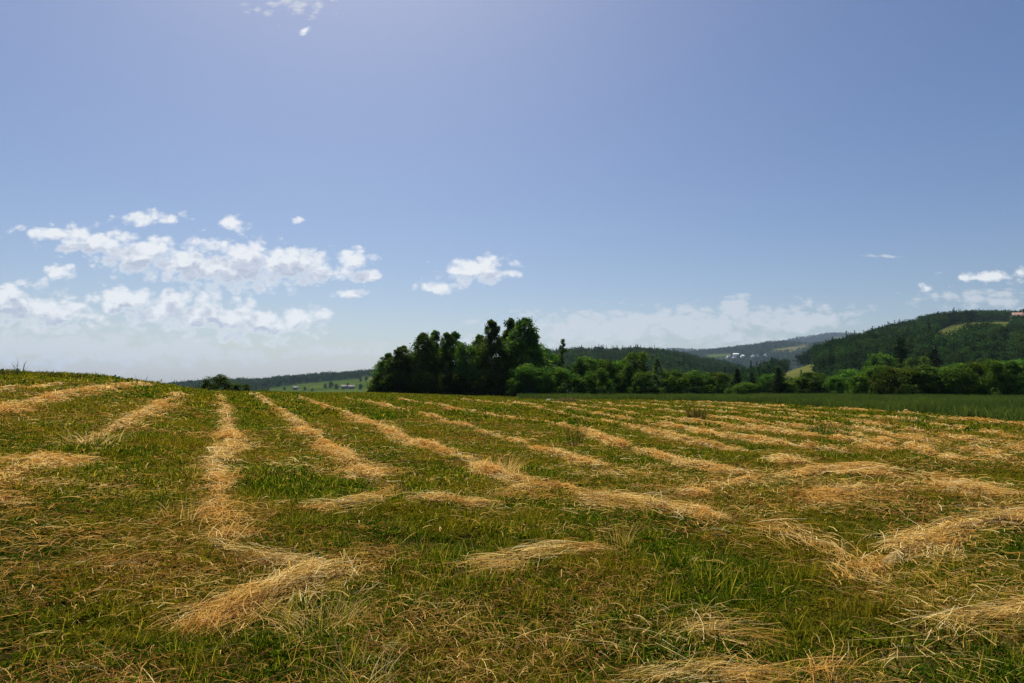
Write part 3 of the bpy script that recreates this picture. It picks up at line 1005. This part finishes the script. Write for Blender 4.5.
def make_tree(kind, seed):
    """returns (trunk mesh, crown mesh, height, width)"""
    global rng
    old = rng
    rng = np.random.default_rng(seed)
    limbs, cs, rd = [], [], []
    if kind == 'tall':
        H, Wd = 11.0, 4.0
        lean = rng.normal(0, .25, 2)
        trunk = [(lean[0] * t * t, lean[1] * t * t, H * .95 * t) for t in np.linspace(0, 1, 7)]
        limbs.append(tube(trunk, np.linspace(.17, .03, 7)))
        for i in range(105):
            t = .05 + .93 * rng.random()
            prof = min(1, .6 + t * 1.6) * min(1, max(.03, 1.0 - t) / .62) ** .58 * (1 + .22 * math.sin(i * 2.4 + seed))
            rr = Wd * .5 * prof * (.15 + .95 * rng.random() ** .6)
            a = rng.random() * 6.28
            e = np.array([lean[0] * t * t + math.cos(a) * rr, lean[1] * t * t + math.sin(a) * rr, H * .97 * t])
            s0 = np.array([lean[0] * t * t, lean[1] * t * t, max(.5, H * .97 * t - rr * .7 - .2)])
            if i % 3 == 0:
                limbs.append(tube([s0, (s0 + e) / 2 + [0, 0, .15], e], [.05, .035, .012], 4))
            cs.append(e)
            rd.append(rng.uniform(.36, .74) * (.42 + .72 * prof))
        cs.append(np.array([lean[0], lean[1], H * .97]))
        rd.append(.28)
        lv = leaves(np.array(cs), np.array(rd), 125, .25, .1, 1.45)
        m = M_leaf
    elif kind == 'round':
        H, Wd = 8.0, 5.5
        limbs.append(tube([(0, 0, 0), (.1, 0, 2), (.0, .1, 4), (.1, .0, 6.5)], [.16, .13, .1, .03]))
        for i in range(60):
            z = H * (.08 + .84 * rng.random())
            t = z / H
            prof = math.sqrt(max(.05, 1 - ((t - .5) / .52) ** 2))
            rr = Wd * .5 * prof * math.sqrt(rng.random()) * .85
            a = rng.random() * 6.28
            e = np.array([math.cos(a) * rr, math.sin(a) * rr, z])
            if i % 2 == 0:
                limbs.append(tube([(0, 0, z * .55), e * [.5, .5, 1] - [0, 0, .2], e], [.06, .04, .012], 4))
            cs.append(e)
            rd.append(rng.uniform(.55, 1.05))
        lv = leaves(np.array(cs), np.array(rd), 200, .26, .25, .85)
        m = M_leaf
    elif kind == 'bush':
        H, Wd = 5.0, 5.5
        for i in range(5):
            a = i * 1.26
            limbs.append(tube([(math.cos(a) * .1, math.sin(a) * .1, 0), (math.cos(a) * .6, math.sin(a) * .6, 1.5), (math.cos(a) * 1.2, math.sin(a) * 1.2, 3.4)], [.07, .05, .02], 5))
        for i in range(42):
            t = rng.random() ** .8 * .86
            prof = math.sqrt(max(.05, 1 - (t) ** 2.4))
            rr = Wd * .5 * prof * math.sqrt(rng.random()) * .9
            a = rng.random() * 6.28
            cs.append(np.array([math.cos(a) * rr, math.sin(a) * rr, H * t + .35]))
            rd.append(rng.uniform(.45, .95))
        lv = leaves(np.array(cs), np.array(rd), 190, .24, .3, .8)
        m = M_leaf_light
    elif kind == 'open':     # slender tree with sparse foliage, sky shows through
        H, Wd = 9.0, 3.2
        limbs.append(tube([(0, 0, 0), (.1, 0, 3), (0, .1, 6), (.05, 0, 8.6)], [.11, .09, .06, .02]))
        for i in range(34):
            t = .2 + .78 * i / 34
            rr = Wd * .5 * (1.12 - t) * rng.uniform(.3, 1)
            a = rng.random() * 6.28
            e = np.array([math.cos(a) * rr, math.sin(a) * rr, H * t])
            limbs.append(tube([(0, 0, H * t - .4), e], [.035, .01], 4))
            cs.append(e)
            rd.append(rng.uniform(.25, .5) * (1.3 - .7 * t))
        cs.append(np.array([0, 0, H * .98]))
        rd.append(.22)
        lv = leaves(np.array(cs), np.array(rd), 95, .2, .2, .9)
        m = M_leaf
    else:                    # conifer
        H, Wd = 12.0, 5.0
        limbs.append(tube([(0, 0, 0), (0, 0, 6), (0, 0, 11.7)], [.2, .12, .02]))
        Vs = []
        n_l = 26
        for i in range(n_l):
            t = .06 + .92 * i / n_l
            rr = Wd * .5 * (1 - t) ** .85
            nb = int(7 + 9 * (1 - t))
            for b in range(nb):
                a = rng.random() * 6.28
                r1 = rr * rng.uniform(.7, 1.1) + .1
                ns = max(3, int(r1 / .28))
                for q in range(ns):
                    f = (q + .7) / ns
                    cs.append(np.array([math.cos(a) * r1 * f, math.sin(a) * r1 * f, H * t - .28 * r1 * f + rng.normal(0, .06)]))
                    rd.append(.24 + .1 * (1 - f))
        cs.append(np.array([0, 0, H * .985]))
        rd.append(.12)
        lv = leaves(np.array(cs), np.array(rd), 7, .26, .2, .45)
        m = M_needle
    tv = join(limbs)
    tm = mesh_np('trunk', tv[0], tv[1], M_bark, smooth=True)
    cm = mesh_np('crown', lv[0], lv[1], m, {'var': lv[2]})
    rng = old
    # real extents
    return tm, cm, float(lv[0][:, 2].max()), float(np.percentile(np.abs(lv[0][:, 0]), 98) * 2)


KINDS = {}
for kd, cnt in (('tall', 4), ('round', 3), ('bush', 4), ('open', 1), ('conifer', 2)):
    KINDS[kd] = [make_tree(kd, 100 + 17 * len(KINDS) + i) for i in range(cnt)]
tree_n = 0


def plant(kind, px, depth, ytop, wpx, label, group=None, name=None, cat=None, mat=None, sink=.05):
    """tree at photo column px and given distance, its top at row ytop, wpx wide"""
    global tree_n
    u, v = ray_dir(px, ytop)
    x = u * depth
    gz = float(height(x, depth))
    h = EYE + v * depth - gz
    w = wpx / F * depth
    tm, cm, H0, W0 = KINDS[kind][tree_n % len(KINDS[kind])]
    tree_n += 1
    name = name or {'tall': 'tree', 'round': 'tree', 'bush': 'shrub', 'open': 'tree', 'conifer': 'conifer_tree'}[kind]
    root = bpy.data.objects.new(name, None)
    C.objects.link(root)
    root.location = (x, depth, gz - sink)
    root.rotation_euler = (0, 0, random.random() * 6.28)
    root.scale = (w / W0, w / W0, h / H0)
    root['label'] = label
    root['category'] = cat or {'bush': 'shrub', 'conifer': 'conifer'}.get(kind, 'tree')
    if group:
        root['group'] = group
    for nm, me_ in (('stem' if kind == 'bush' else 'trunk', tm), ('crown' if kind != 'bush' else 'foliage', cm)):
        link(nm, me_, root)
    return root


G1 = 'dark trees of the copse at the centre'
COPSE = [
    ('bush', 377, 96, 373, 22, 'low dark shrub at the left foot of the copse'),
    ('tall', 388, 97, 352, 35, 'short leaning tree forming the left end of the copse'),
    ('tall', 401, 95, 345, 41, 'second tree from the left end of the copse, with a bushy shoulder'),
    ('round', 410, 101, 350, 28, 'round crown between the left end of the copse and the first pair of spires'),
    ('tall', 421, 96, 331, 35, 'left one of the first pair of pointed spires in the copse'),
    ('tall', 431, 99, 329, 31, 'right one of the first pair of pointed spires in the copse'),
    ('tall', 447, 96, 331, 34, 'tree with sky gaps in its crown just right of the first pair of spires'),
    ('tall', 457, 99, 330, 29, 'slim tree at the middle of the copse before the dip in its skyline'),
    ('round', 466, 94, 341, 26, 'lighter green tree in the dip of the copse skyline'),
    ('tall', 476, 98, 333, 29, 'slim tree right of the skyline dip, touching the tall trio'),
    ('tall', 492, 95, 318, 38, 'left tree of the tall trio at the right end of the copse'),
    ('tall', 507, 98, 317, 35, 'middle tree of the tall trio in the copse'),
    ('tall', 522, 95, 316, 49, 'broadest and tallest tree of the trio in the copse'),
    ('tall', 536, 98, 332, 41, 'tree sloping down on the right side of the tall trio'),
    ('round', 549, 99, 352, 30, 'low rounded tree at the right foot of the copse'),
    ('round', 396, 104, 356, 34, 'round crown filling the copse behind its short left end tree'),
    ('round', 438, 104, 345, 34, 'round crown showing between the first spires and the tree with sky gaps'),
    ('round', 483, 104, 343, 34, 'round crown showing low between the skyline dip and the tall trio'),
    ('round', 514, 104, 338, 36, 'round crown filling the space behind the middle of the tall trio'),
    ('bush', 398, 93, 371, 30, 'shrub under the left trees of the copse'),
    ('bush', 425, 93, 369, 30, 'shrub at the foot of the first pair of spires'),
    ('bush', 452, 93, 371, 32, 'shrub at the foot of the middle of the copse'),
    ('bush', 480, 93, 372, 30, 'shrub at the foot of the left tree of the tall trio'),
]
for t in COPSE:
    plant(*t, group=G1)
plant('bush', 531, 88, 362, 40, 'pale round sunlit shrub in front of the right end of the copse')
plant('bush', 513, 89, 376, 16, 'small light green shrub hugging the left side of the pale round shrub')
plant('open', 563, 97, 338, 17, 'slender open tree with a thin pointed top just right of the copse')
G2 = 'shrubs and small trees of the middle tree line'
MID = [
    ('bush', 566, 92, 364, 34, 'shrub at the foot of the slender open tree'),
    ('round', 583, 95, 355, 30, 'rounded dark small tree right of the slender open tree'),
    ('round', 601, 97, 358, 30, 'dark small tree midway between the slender open tree and the light peaked tree'),
    ('bush', 597, 90, 367, 30, 'shrub in front of the dark small trees right of the slender open tree'),
    ('round', 618, 97, 359, 24, 'small dark tree touching the left side of the light peaked tree'),
    ('round', 635, 94, 350, 30, 'light peaked tree rising above the middle tree line'),
    ('bush', 645, 90, 368, 28, 'shrub at the foot of the light peaked tree'),
    ('open', 657, 97, 357, 17, 'narrow tree with a ragged tip right of the light peaked tree'),
    ('bush', 672, 95, 366, 30, 'light green shrub right of the ragged narrow tree'),
    ('bush', 697, 95, 369, 34, 'widest light green shrub of the middle tree line'),
    ('round', 717, 98, 371, 26, 'low dull green tree left of the pair of small dark conifers'),
    ('conifer', 737, 99, 367, 18, 'left one of the pair of small dark conifers in the tree line'),
    ('conifer', 752, 101, 371, 16, 'right one of the pair of small dark conifers in the tree line'),
    ('bush', 744, 94, 381, 34, 'low shrub in front of the pair of small dark conifers'),
    ('round', 768, 100, 373, 20, 'small round tree between the conifer pair and the lone dark conifer'),
    ('conifer', 778, 97, 366, 19, 'lone dark conifer under the yellow hillside field'),
    ('bush', 795, 97, 374, 30, 'dark shrub right of the lone dark conifer'),
    ('round', 812, 99, 371, 28, 'dark low tree below the yellow hillside field'),
    ('bush', 832, 96, 373, 32, 'dark shrub left of the lit shrub row'),
    ('round', 850, 100, 368, 30, 'dark round tree at the start of the lit shrub row'),
]
for t in MID:
    plant(*t, group=G2)
plant('conifer', 899, 150, 334, 38, 'large dark conifer rising behind the lit shrub row')
plant('conifer', 934, 155, 346, 32, 'smaller broad conifer right of the large dark one, behind the lit shrub row')
plant('round', 878, 140, 352, 30, 'leafy tree at the left side of the large dark conifer')
plant('round', 916, 145, 355, 28, 'leafy tree filling the gap between the two big conifers')
G3 = 'sunlit shrubs in a row on the right'
ordn = ['first', 'second', 'third', 'fourth', 'fifth', 'sixth', 'seventh', 'eighth', 'ninth', 'tenth']
for i in range(10):
    px = 868 + i * 18.5
    plant(['bush', 'bush', 'round', 'bush', 'tall'][(i * 3) % 5], px, 88 - i * .9 + random.uniform(-2, 2), 366 - i * 1.15 + random.uniform(-5, 5), random.uniform(27, 42), '%s shrub from the left in the sunlit row on the right' % ordn[i], group=G3, name='shrub', cat='shrub')
for i, (px, yt) in enumerate([(880, 361), (905, 364), (930, 362), (957, 359), (985, 357), (1012, 355), (1040, 352)]):
    plant('round', px, 96, yt + 3, 42, '%s taller tree from the left standing behind the sunlit shrub row' % ordn[i], group='trees behind the sunlit shrub row')
G4 = 'shrubs on the field edge at the left'
for t in [('bush', 218, 96, 373, 26, 'largest dark shrub beyond the field edge, right of the mound'),
          ('bush', 206, 99, 381, 14, 'small shrub at the left side of the largest dark one beyond the field edge'),
          ('bush', 240, 100, 382, 24, 'lower shrub at the right side of the largest dark one beyond the field edge'),
          ('bush', 263, 120, 387, 12, 'tiny shrub on the field edge before the pale meadow slope'),
          ('bush', 372, 112, 384, 14, 'tiny shrub on the field edge left of the copse')]:
    plant(*t, group=G4)

# ------------------------------------------------------------------ hills
hill_fields = {}


def inpoly(px, py, poly):
    ins = np.zeros(px.shape, bool)
    n = len(poly)
    for i in range(n):
        x1, y1 = poly[i]
        x2, y2 = poly[(i + 1) % n]
        c = ((y1 > py) != (y2 > py)) & (px < (x2 - x1) * (py - y1) / (y2 - y1 + 1e-9) + x1)
        ins ^= c
    return ins


def hill(ridge, front, back, zbase, seed, label, amp=1.0, sharp=1.0, npx=260, nt=110, fields=(), name='hill', forest_fn=None):
    """ridge: list of (px, py, depth) of the bare ridge; returns sampler"""
    rp = np.array(ridge, float)
    pxs = np.linspace(rp[0, 0], rp[-1, 0], npx)
    ry = np.interp(pxs, rp[:, 0], rp[:, 1])
    k = np.hanning(13)[1:-1]
    k /= k.sum()
    ry = np.convolve(np.pad(ry, 5, mode='edge'), k, 'valid')
    rd = np.interp(pxs, rp[:, 0], rp[:, 2])
    u = (pxs - 512) / F
    zr = EYE + rd * (HORIZON - ry) / F
    T = np.linspace(0, 1.6, nt)
    D = np.where(T[None] <= 1, front + (rd[:, None] - front) * T[None], rd[:, None] + (T[None] - 1) / .6 * back)
    s = np.where(T <= 1, T, 1)
    prof = np.where(T <= 1, 1 - (1 - s) ** (1.3 * sharp), 1 - ((T - 1) / .6) ** 2)[None]
    X = u[:, None] * D
    Zz = zbase + (zr[:, None] - zbase) * prof
    L = rd.mean() * .12
    Zz = Zz + amp * L * .12 * fbm(X / L, D / L, seed) * np.clip(np.minimum(s[None], 1.01 - s[None] * .9) * 3, 0, 1)
    PX, PY = project(X, D, Zz)
    op = np.zeros(X.shape)
    gold = np.zeros(X.shape)
    for poly, g in fields:
        m = inpoly(PX, PY, poly)
        op[m] = 1
        gold[m] = g
    Vh = np.stack([X, D, Zz], -1).reshape(-1, 3)
    i, j = np.meshgrid(np.arange(npx - 1), np.arange(nt - 1), indexing='ij')
    Fh = np.stack([i * nt + j, (i + 1) * nt + j, (i + 1) * nt + j + 1, i * nt + j + 1], -1).reshape(-1, 4)
    me = mesh_np(name, Vh, Fh, M_hill, {'open': op.ravel(), 'gold': gold.ravel()}, smooth=True)
    link(name, me, kind='structure', label=label)
    return X, D, Zz, op, PX, PY, T


# low detail woodland trees for far woods
def wood_tree(kind, seed):
    global rng
    old = rng
    rng = np.random.default_rng(seed)
    cs, rd = [], []
    if kind == 0:
        for i in range(16):
            a = rng.random() * 6.28
            z = rng.uniform(.25, .95)
            rr = 4.2 * math.sqrt(max(.05, 1 - ((z - .5) / .55) ** 2)) * math.sqrt(rng.random())
            cs.append([math.cos(a) * rr, math.sin(a) * rr, 13 * z])
            rd.append(rng.uniform(1.3, 2.2))
        lv = leaves(np.array(cs), np.array(rd), 22, 1.05, .5, .8)
    else:
        for i in range(16):
            t = i / 16
            for b in range(int(2 + 4 * (1 - t))):
                a = rng.random() * 6.28
                rr = 2.6 * (1 - t) * rng.uniform(.3, 1)
                cs.append([math.cos(a) * rr, math.sin(a) * rr, 2 + 14.5 * t - rr * .3])
                rd.append(.75 * (1.15 - t))
        lv = leaves(np.array(cs), np.array(rd), 7, .95, .5, .8)
    tb = tube([(0, 0, -2), (0, 0, 4), (0, 0, 12)], [.25, .2, .05], 4)
    V_, F_, v_ = join([(tb[0], tb[1], np.zeros(len(tb[0]))), lv])
    rng = old
    return mesh_np('wood_tree', V_, F_, M_forest, {'var': v_})


lib_wood = library('wood', [wood_tree(0, i) for i in range(5)] + [wood_tree(1, 50 + i) for i in range(5)])


def forest(H, spacing, label, tmin=.0, tmax=1.3, fn=None, conif=.4, s0=.75, s1=1.15):
    X, D, Zz, op, PX, PY, T = H
    npx, nt = X.shape
    # area of every cell -> number of trees
    dx = np.abs(np.diff(X, axis=0))[:, :-1] + 0
    dd = np.abs(np.diff(D, axis=1))[:-1]
    area = dx * dd
    Tm = np.broadcast_to(T[None, :-1], area.shape)
    use = (Tm >= tmin) & (Tm <= tmax) & (op[:-1, :-1] < .5)
    if fn is not None:
        use = use & fn(X[:-1, :-1], D[:-1, :-1], PX[:-1, :-1], PY[:-1, :-1], Tm)
    w = area * use
    n = int(w.sum() / spacing ** 2)
    pick = rng.choice(w.size, n, p=(w / w.sum()).ravel())
    i, j = np.unravel_index(pick, area.shape)
    a, b = rng.random(n), rng.random(n)

    def lerp(Q):
        return (Q[i, j] * (1 - a) + Q[i + 1, j] * a) * (1 - b) + (Q[i, j + 1] * (1 - a) + Q[i + 1, j + 1] * a) * b
    P = np.stack([lerp(X), lerp(D), lerp(Zz)], 1)
    cz = vnoise(P[:, 0] / 60, P[:, 1] / 60, 5) * .5 + .5
    con = rng.random(n) < np.clip(conif + (cz - .5) * .5, 0, 1)
    idx = np.where(con, rng.integers(5, 10, n), rng.integers(0, 5, n))
    sc = rng.uniform(s0, s1, n) * (1 + .3 * vnoise(P[:, 0] / 35, P[:, 1] / 35, 6))
    scatter('forest', P, np.stack([np.zeros(n), np.zeros(n), rng.random(n) * 6.28], 1), sc, idx, lib_wood, kind='stuff', label=label)
    print('forest', label, n)


# left hill: wooded ridge, open meadow slope in front
HL = hill([(120, 400, 1600), (150, 391, 1600), (175, 387, 1600), (220, 384, 1600), (260, 383, 1600), (320, 378, 1600), (400, 373, 1600), (480, 372, 1600), (600, 378, 1600)],
          500, 900, -28, 1, 'long low ridge on the left skyline, meadow below and wood on top', amp=.25, sharp=.9,
          fields=[([(240, 397), (262, 389.5), (300, 384), (350, 379.5), (420, 376), (600, 378), (600, 470), (240, 470)], .05),
                  ([(362, 377), (420, 376), (420, 388), (374, 388)], .6)])
forest(HL, 11, 'dark wood along the left skyline ridge', tmax=1.15, conif=.15, s0=.6, s1=1)
forest(HL, 15, 'hedges and thickets crossing the meadow slope on the left', tmin=0, tmax=1,
       fn=lambda X, D, PX, PY, T: (vnoise(X / 90, D / 55, 77) > .45)) if False else None
# middle hill
HM = hill([(430, 400, 900), (480, 372, 900), (520, 363, 900), (570, 357, 900), (640, 356, 900), (690, 361, 900), (740, 374, 900), (790, 388, 900), (850, 402, 900)],
          260, 400, -25, 2, 'wooded hill behind the slender tree at centre', amp=.3)
forest(HM, 7.5, 'dark wood covering the hill behind the middle tree line', tmin=.15, tmax=1.1, conif=.2, s0=.6, s1=.9)
# far hills
HF2 = hill([(560, 372, 5600), (640, 354, 5600), (672, 350, 5600), (700, 351, 5600), (750, 348, 5600), (800, 339, 5600), (835, 334, 5600), (862, 335, 5600), (920, 345, 5600), (980, 360, 5600)],
           3900, 1500, -30, 3, 'pale farthest hills on the skyline right of centre', amp=.3,
           fields=[([(830, 337), (858, 337), (858, 341), (835, 341)], .4)])
forest(HF2, 22, 'woods on the farthest hills', tmin=.5, tmax=1.05, conif=.2, s0=1.0, s1=1.5)
HF1 = hill([(560, 390, 3400), (640, 364, 3400), (680, 355, 3400), (720, 350, 3400), (750, 346.5, 3400), (775, 342.5, 3400), (800, 343, 3400), (850, 345, 3400), (900, 350, 3400), (990, 372, 3400)],
           1900, 1100, -40, 4, 'blue green far hill with village and small fields', amp=.4,
           fields=[([(702, 355), (730, 353.5), (731, 359), (706, 360)], .1), ([(768, 350), (790, 347), (805, 345.5), (812, 348), (790, 352), (772, 352.5)], .9),
                   ([(785, 343.5), (812, 343.5), (812, 345), (790, 345.2)], .8)])
forest(HF1, 12.5, 'woods on the far hill behind the village', tmin=.2, tmax=1.1, conif=.2, s0=.7, s1=1.1)
# right hill
HR = hill([(720, 402, 520), (755, 384, 530), (784, 372, 540), (817, 361, 580), (840, 353, 620), (867, 344, 650), (900, 335, 690), (926, 328, 730), (943, 322, 760), (973, 319, 780), (1000, 319, 800), (1024, 320, 810),
           (1080, 318, 830), (1160, 318, 850), (1300, 340, 850), (1400, 370, 850)],
          190, 500, -6, 5, 'wooded hillside rising to the right edge with a field near its top', amp=.45, sharp=.85, npx=420, nt=160,
          fields=[([(936, 332), (952, 325), (975, 322.2), (1011, 321.6), (1014, 341), (975, 344), (955, 352), (934, 354)], .5),
                  ([(779, 377), (790, 370.5), (812, 364), (818, 367), (819, 410), (779, 410)], .6)])
forest(HR, 6.2, 'dark mixed wood covering the hillside on the right', tmin=0, tmax=1.12, conif=.08, s0=.55, s1=.9)
# low wood closing the valley between the field and the hills
x0, y0 = rng.uniform(20, 420, 9000), rng.uniform(125, 420, 9000)
k = (x0 / y0 > .12) & (x0 / y0 < .95) & ~((x0 / y0 > .375) & (x0 / y0 < .465) & (y0 > 170))
x0, y0 = x0[k], y0[k]
n = len(x0)
scatter('forest', np.stack([x0, y0, height(x0, y0) - .5], 1), np.stack([np.zeros(n), np.zeros(n), rng.random(n) * 6.28], 1), rng.uniform(.28, .48, n),
        rng.integers(0, 7, n), lib_wood, kind='stuff', label='dark wood in the dip behind the tree line on the right')


# ------------------------------------------------------------------ houses
def box(x0, x1, y0, y1, z0, z1):
    V = [(x, y, z) for z in (z0, z1) for y in (y0, y1) for x in (x0, x1)]
    Fb = [(0, 2, 3, 1), (4, 5, 7, 6), (0, 1, 5, 4), (2, 6, 7, 3), (0, 4, 6, 2), (1, 3, 7, 5)]
    return np.array(V, float), np.array(Fb)


def on_hill(H, px, py):
    X, D, Zz, op, PX, PY, T = H
    m = np.broadcast_to(T[None] <= 1, PX.shape)
    e = np.where(m, (PX - px) ** 2 + 4 * (PY - py) ** 2, 1e9)
    i = np.unravel_index(np.argmin(e), e.shape)
    return float(X[i]), float(D[i]), float(Zz[i])


def house(loc, w, dpt, h, rh, rot, label, wall=M_wall, roof=M_roof, group=None, detail=True, name='house'):
    root = bpy.data.objects.new(name, None)
    C.objects.link(root)
    root.location = loc
    root.rotation_euler = (0, 0, rot)
    root['label'] = label
    root['category'] = 'house'
    if group:
        root['group'] = group
    b = box(-w / 2, w / 2, -dpt / 2, dpt / 2, -3, h)
    g = (np.array([(-w / 2, -dpt / 2, h), (-w / 2, dpt / 2, h), (-w / 2, 0, h + rh), (-w / 2, 0, h + rh),
                   (w / 2, -dpt / 2, h), (w / 2, dpt / 2, h), (w / 2, 0, h + rh), (w / 2, 0, h + rh)]), np.array([(0, 2, 3, 1), (4, 5, 7, 6)]))
    v = join([b, g])
    link('wall', mesh_np('wall', v[0], v[1], wall), root)
    o = .5
    k = rh / (dpt / 2)
    parts = []
    for s in (-1, 1):
        e = s * (dpt / 2 + o)
        V_ = np.array([(-w / 2 - o, e, h - o * k + .05), (w / 2 + o, e, h - o * k + .05), (w / 2 + o, 0, h + rh + .05), (-w / 2 - o, 0, h + rh + .05),
                       (-w / 2 - o, e, h - o * k + .25), (w / 2 + o, e, h - o * k + .25), (w / 2 + o, 0, h + rh + .3), (-w / 2 - o, 0, h + rh + .3)])
        parts.append((V_, np.array([(0, 1, 2, 3), (4, 7, 6, 5), (0, 4, 5, 1), (3, 2, 6, 7), (0, 3, 7, 4), (1, 5, 6, 2)])))
    v = join(parts)
    rf = link('roof', mesh_np('roof', v[0], v[1], roof), root)
    if detail:
        b = box(w * .18, w * .18 + .7, -.35, .35, h + rh * .6, h + rh + .9)
        link('chimney', mesh_np('chimney', *b, M_wall2), rf)
        for q in (-.3, .05, .32):
            b = box(w * q - .5, w * q + .5, -dpt / 2 - .06, -dpt / 2 + .05, 1.0, 2.3)
            link('window', mesh_np('window', *b, M_glass), root)
        b = box(-w * .14, -w * .14 + 1, -dpt / 2 - .06, -dpt / 2 + .05, 0, 2.1)
        link('door', mesh_np('door', *b, M_bark), root)


lx, ly, lz = on_hill(HR, 1015, 326)
house((lx, ly - 6, lz + 5), 12, 8, 3, 3.6, R(-12), 'house with a pale red roof near the hilltop at the right edge', M_wall2)
for (px, py, w, wl, lab) in [(344, 389, 7, M_wall2, 'left one of the small grey farm houses on the meadow slope'),
                             (352, 389, 9, M_wall2, 'widest of the small grey farm houses on the meadow slope'),
                             (296, 390, 7, M_wall2, 'lone small farm building at the left end of the meadow slope')]:
    a, b, c = on_hill(HL, px, py)
    house((a, b, c), w, 7, 3, 2.6, R(15), lab, wl, M_roof2, group='farm houses on the left slope')
VG = 'white village houses on the far hill'
for i, (px, py, w, lab) in enumerate([
        (736, 357, 34, 'largest white building of the far village'), (729, 359, 22, 'white house at the left end of the far village'),
        (742, 358.5, 20, 'white house at the right side of the largest village building'), (735, 360, 18, 'white house just below the largest village building'),
        (752, 358.5, 20, 'pale house between the two knots of village houses'), (758, 358, 18, 'pale house in the right knot of village houses'),
        (765, 357.5, 16, 'pale house at the right end of the far village'), (812, 353, 18, 'lone white house on the far hill right of the village')]):
    a, b, c = on_hill(HF1, px, py)
    house((a, b, c + 4), w * .7, 11, 7, 4, R(5 + i * 13), lab, M_wall, M_roof2 if i % 2 else M_wall, group=VG, detail=False)

# thickets on the left slope as separate trees
G5 = 'trees on the meadow slope at the left'


def hill_tree(H, kind, px, py, h, label, group=G5):
    global tree_n
    a, b, c = on_hill(H, px, py)
    tm, cm, H0, W0 = KINDS[kind][tree_n % len(KINDS[kind])]
    tree_n += 1
    root = bpy.data.objects.new('tree', None)
    C.objects.link(root)
    root.location = (a, b, c - .3)
    s = h / H0
    root.scale = (s * 1.3, s * 1.3, s)
    root['label'] = label
    root['category'] = 'tree'
    root['group'] = group
    link('trunk', tm, root)
    link('crown', cm, root)


LT = [(325, 388, 8, 'tree at the left end of the thicket by the small farm houses'), (330, 388, 10, 'second tree from the left in the thicket by the small farm houses'),
      (336, 389, 9, 'tree touching the left small farm house'), (348, 388, 8, 'tree between the two small farm houses'),
      (360, 389, 8, 'tree right of the widest small farm house'), (304, 390, 6, 'tree beside the lone small farm building'),
      (312, 391, 5, 'low tree between the lone farm building and the thicket'), (366, 381, 9, 'upper tree of the slope near the copse'),
      (360, 382, 7, 'upper left tree of the slope near the copse'), (284, 390, 6, 'tree at the lower left end of the pale meadow slope'),
      (268, 391, 7, 'tree standing where the pale meadow slope begins')]
for (px, py, h, lab) in LT:
    hill_tree(HL, 'round', px, py, h, lab)


# brush heap and pale stone at the far field edge
gx, gy = ground_at(567, 402.5)
r_n = 260
a = rng.random(r_n) * 6.28
base = np.stack([rng.normal(0, .7, r_n), rng.normal(0, .4, r_n), rng.random(r_n) * .3], 1)
d = unit(np.stack([np.cos(a), np.sin(a), rng.random(r_n) * .8], 1))
rb = ribbons(base, d, rng.uniform(.4, 1.1, r_n), rng.uniform(.03, .07, r_n), np.stack([np.zeros(r_n)] * 2 + [-.4 * np.ones(r_n)], 1),
             np.stack([-np.sin(a), np.cos(a), np.zeros(r_n)], 1), 3, .3)
link('brush_heap', mesh_np('brush_heap', rb[0], rb[1], M_weed, {'var': rb[2]}), loc=(gx, gy, float(height(gx, gy))),
     label='low reddish brown heap of dead brush at the field edge below the slender tree', category='brush heap')
for (px, py, sz, lab) in [(549, 401.5, .17, 'pale stone lying at the field edge left of the brush heap')]:
    gx, gy = ground_at(px, py)
    u_g, v_g = np.meshgrid(np.linspace(0, 2 * np.pi, 15)[:-1], np.linspace(0, np.pi, 8), indexing='ij')
    rr = sz * (1 + .25 * fbm(u_g * 1.3, v_g * 2, 5))
    Vs = np.stack([rr * np.cos(u_g) * np.sin(v_g) * 1.4, rr * np.sin(u_g) * np.sin(v_g), rr * np.cos(v_g) * .6 + .15], -1).reshape(-1, 3)
    i, j = np.meshgrid(np.arange(14), np.arange(7), indexing='ij')
    Fs = np.stack([i * 8 + j, i * 8 + j + 1, ((i + 1) % 14) * 8 + j + 1, ((i + 1) % 14) * 8 + j], -1).reshape(-1, 4)
    link('stone', mesh_np('stone', Vs, Fs, M_stone, smooth=True), loc=(gx, gy, float(height(gx, gy))), label=lab, category='stone')

# ------------------------------------------------------------------ air
HAZE_DENSITY = 5e-5
bv, bf = box(-14500, 14500, -14500, 14500, -75, 480)
M_haze, nt, out = new_mat('thin_air_haze')
pv = nt.nodes.new('ShaderNodeVolumePrincipled')
pv.inputs['Color'].default_value = (.55, .72, 1.0, 1)
pv.inputs['Density'].default_value = HAZE_DENSITY
pv.inputs['Anisotropy'].default_value = .2
nt.links.new(pv.outputs[0], out.inputs['Volume'])
link('haze', mesh_np('haze', bv, bf, M_haze), kind='stuff', label='thin bluish air haze over the valley')
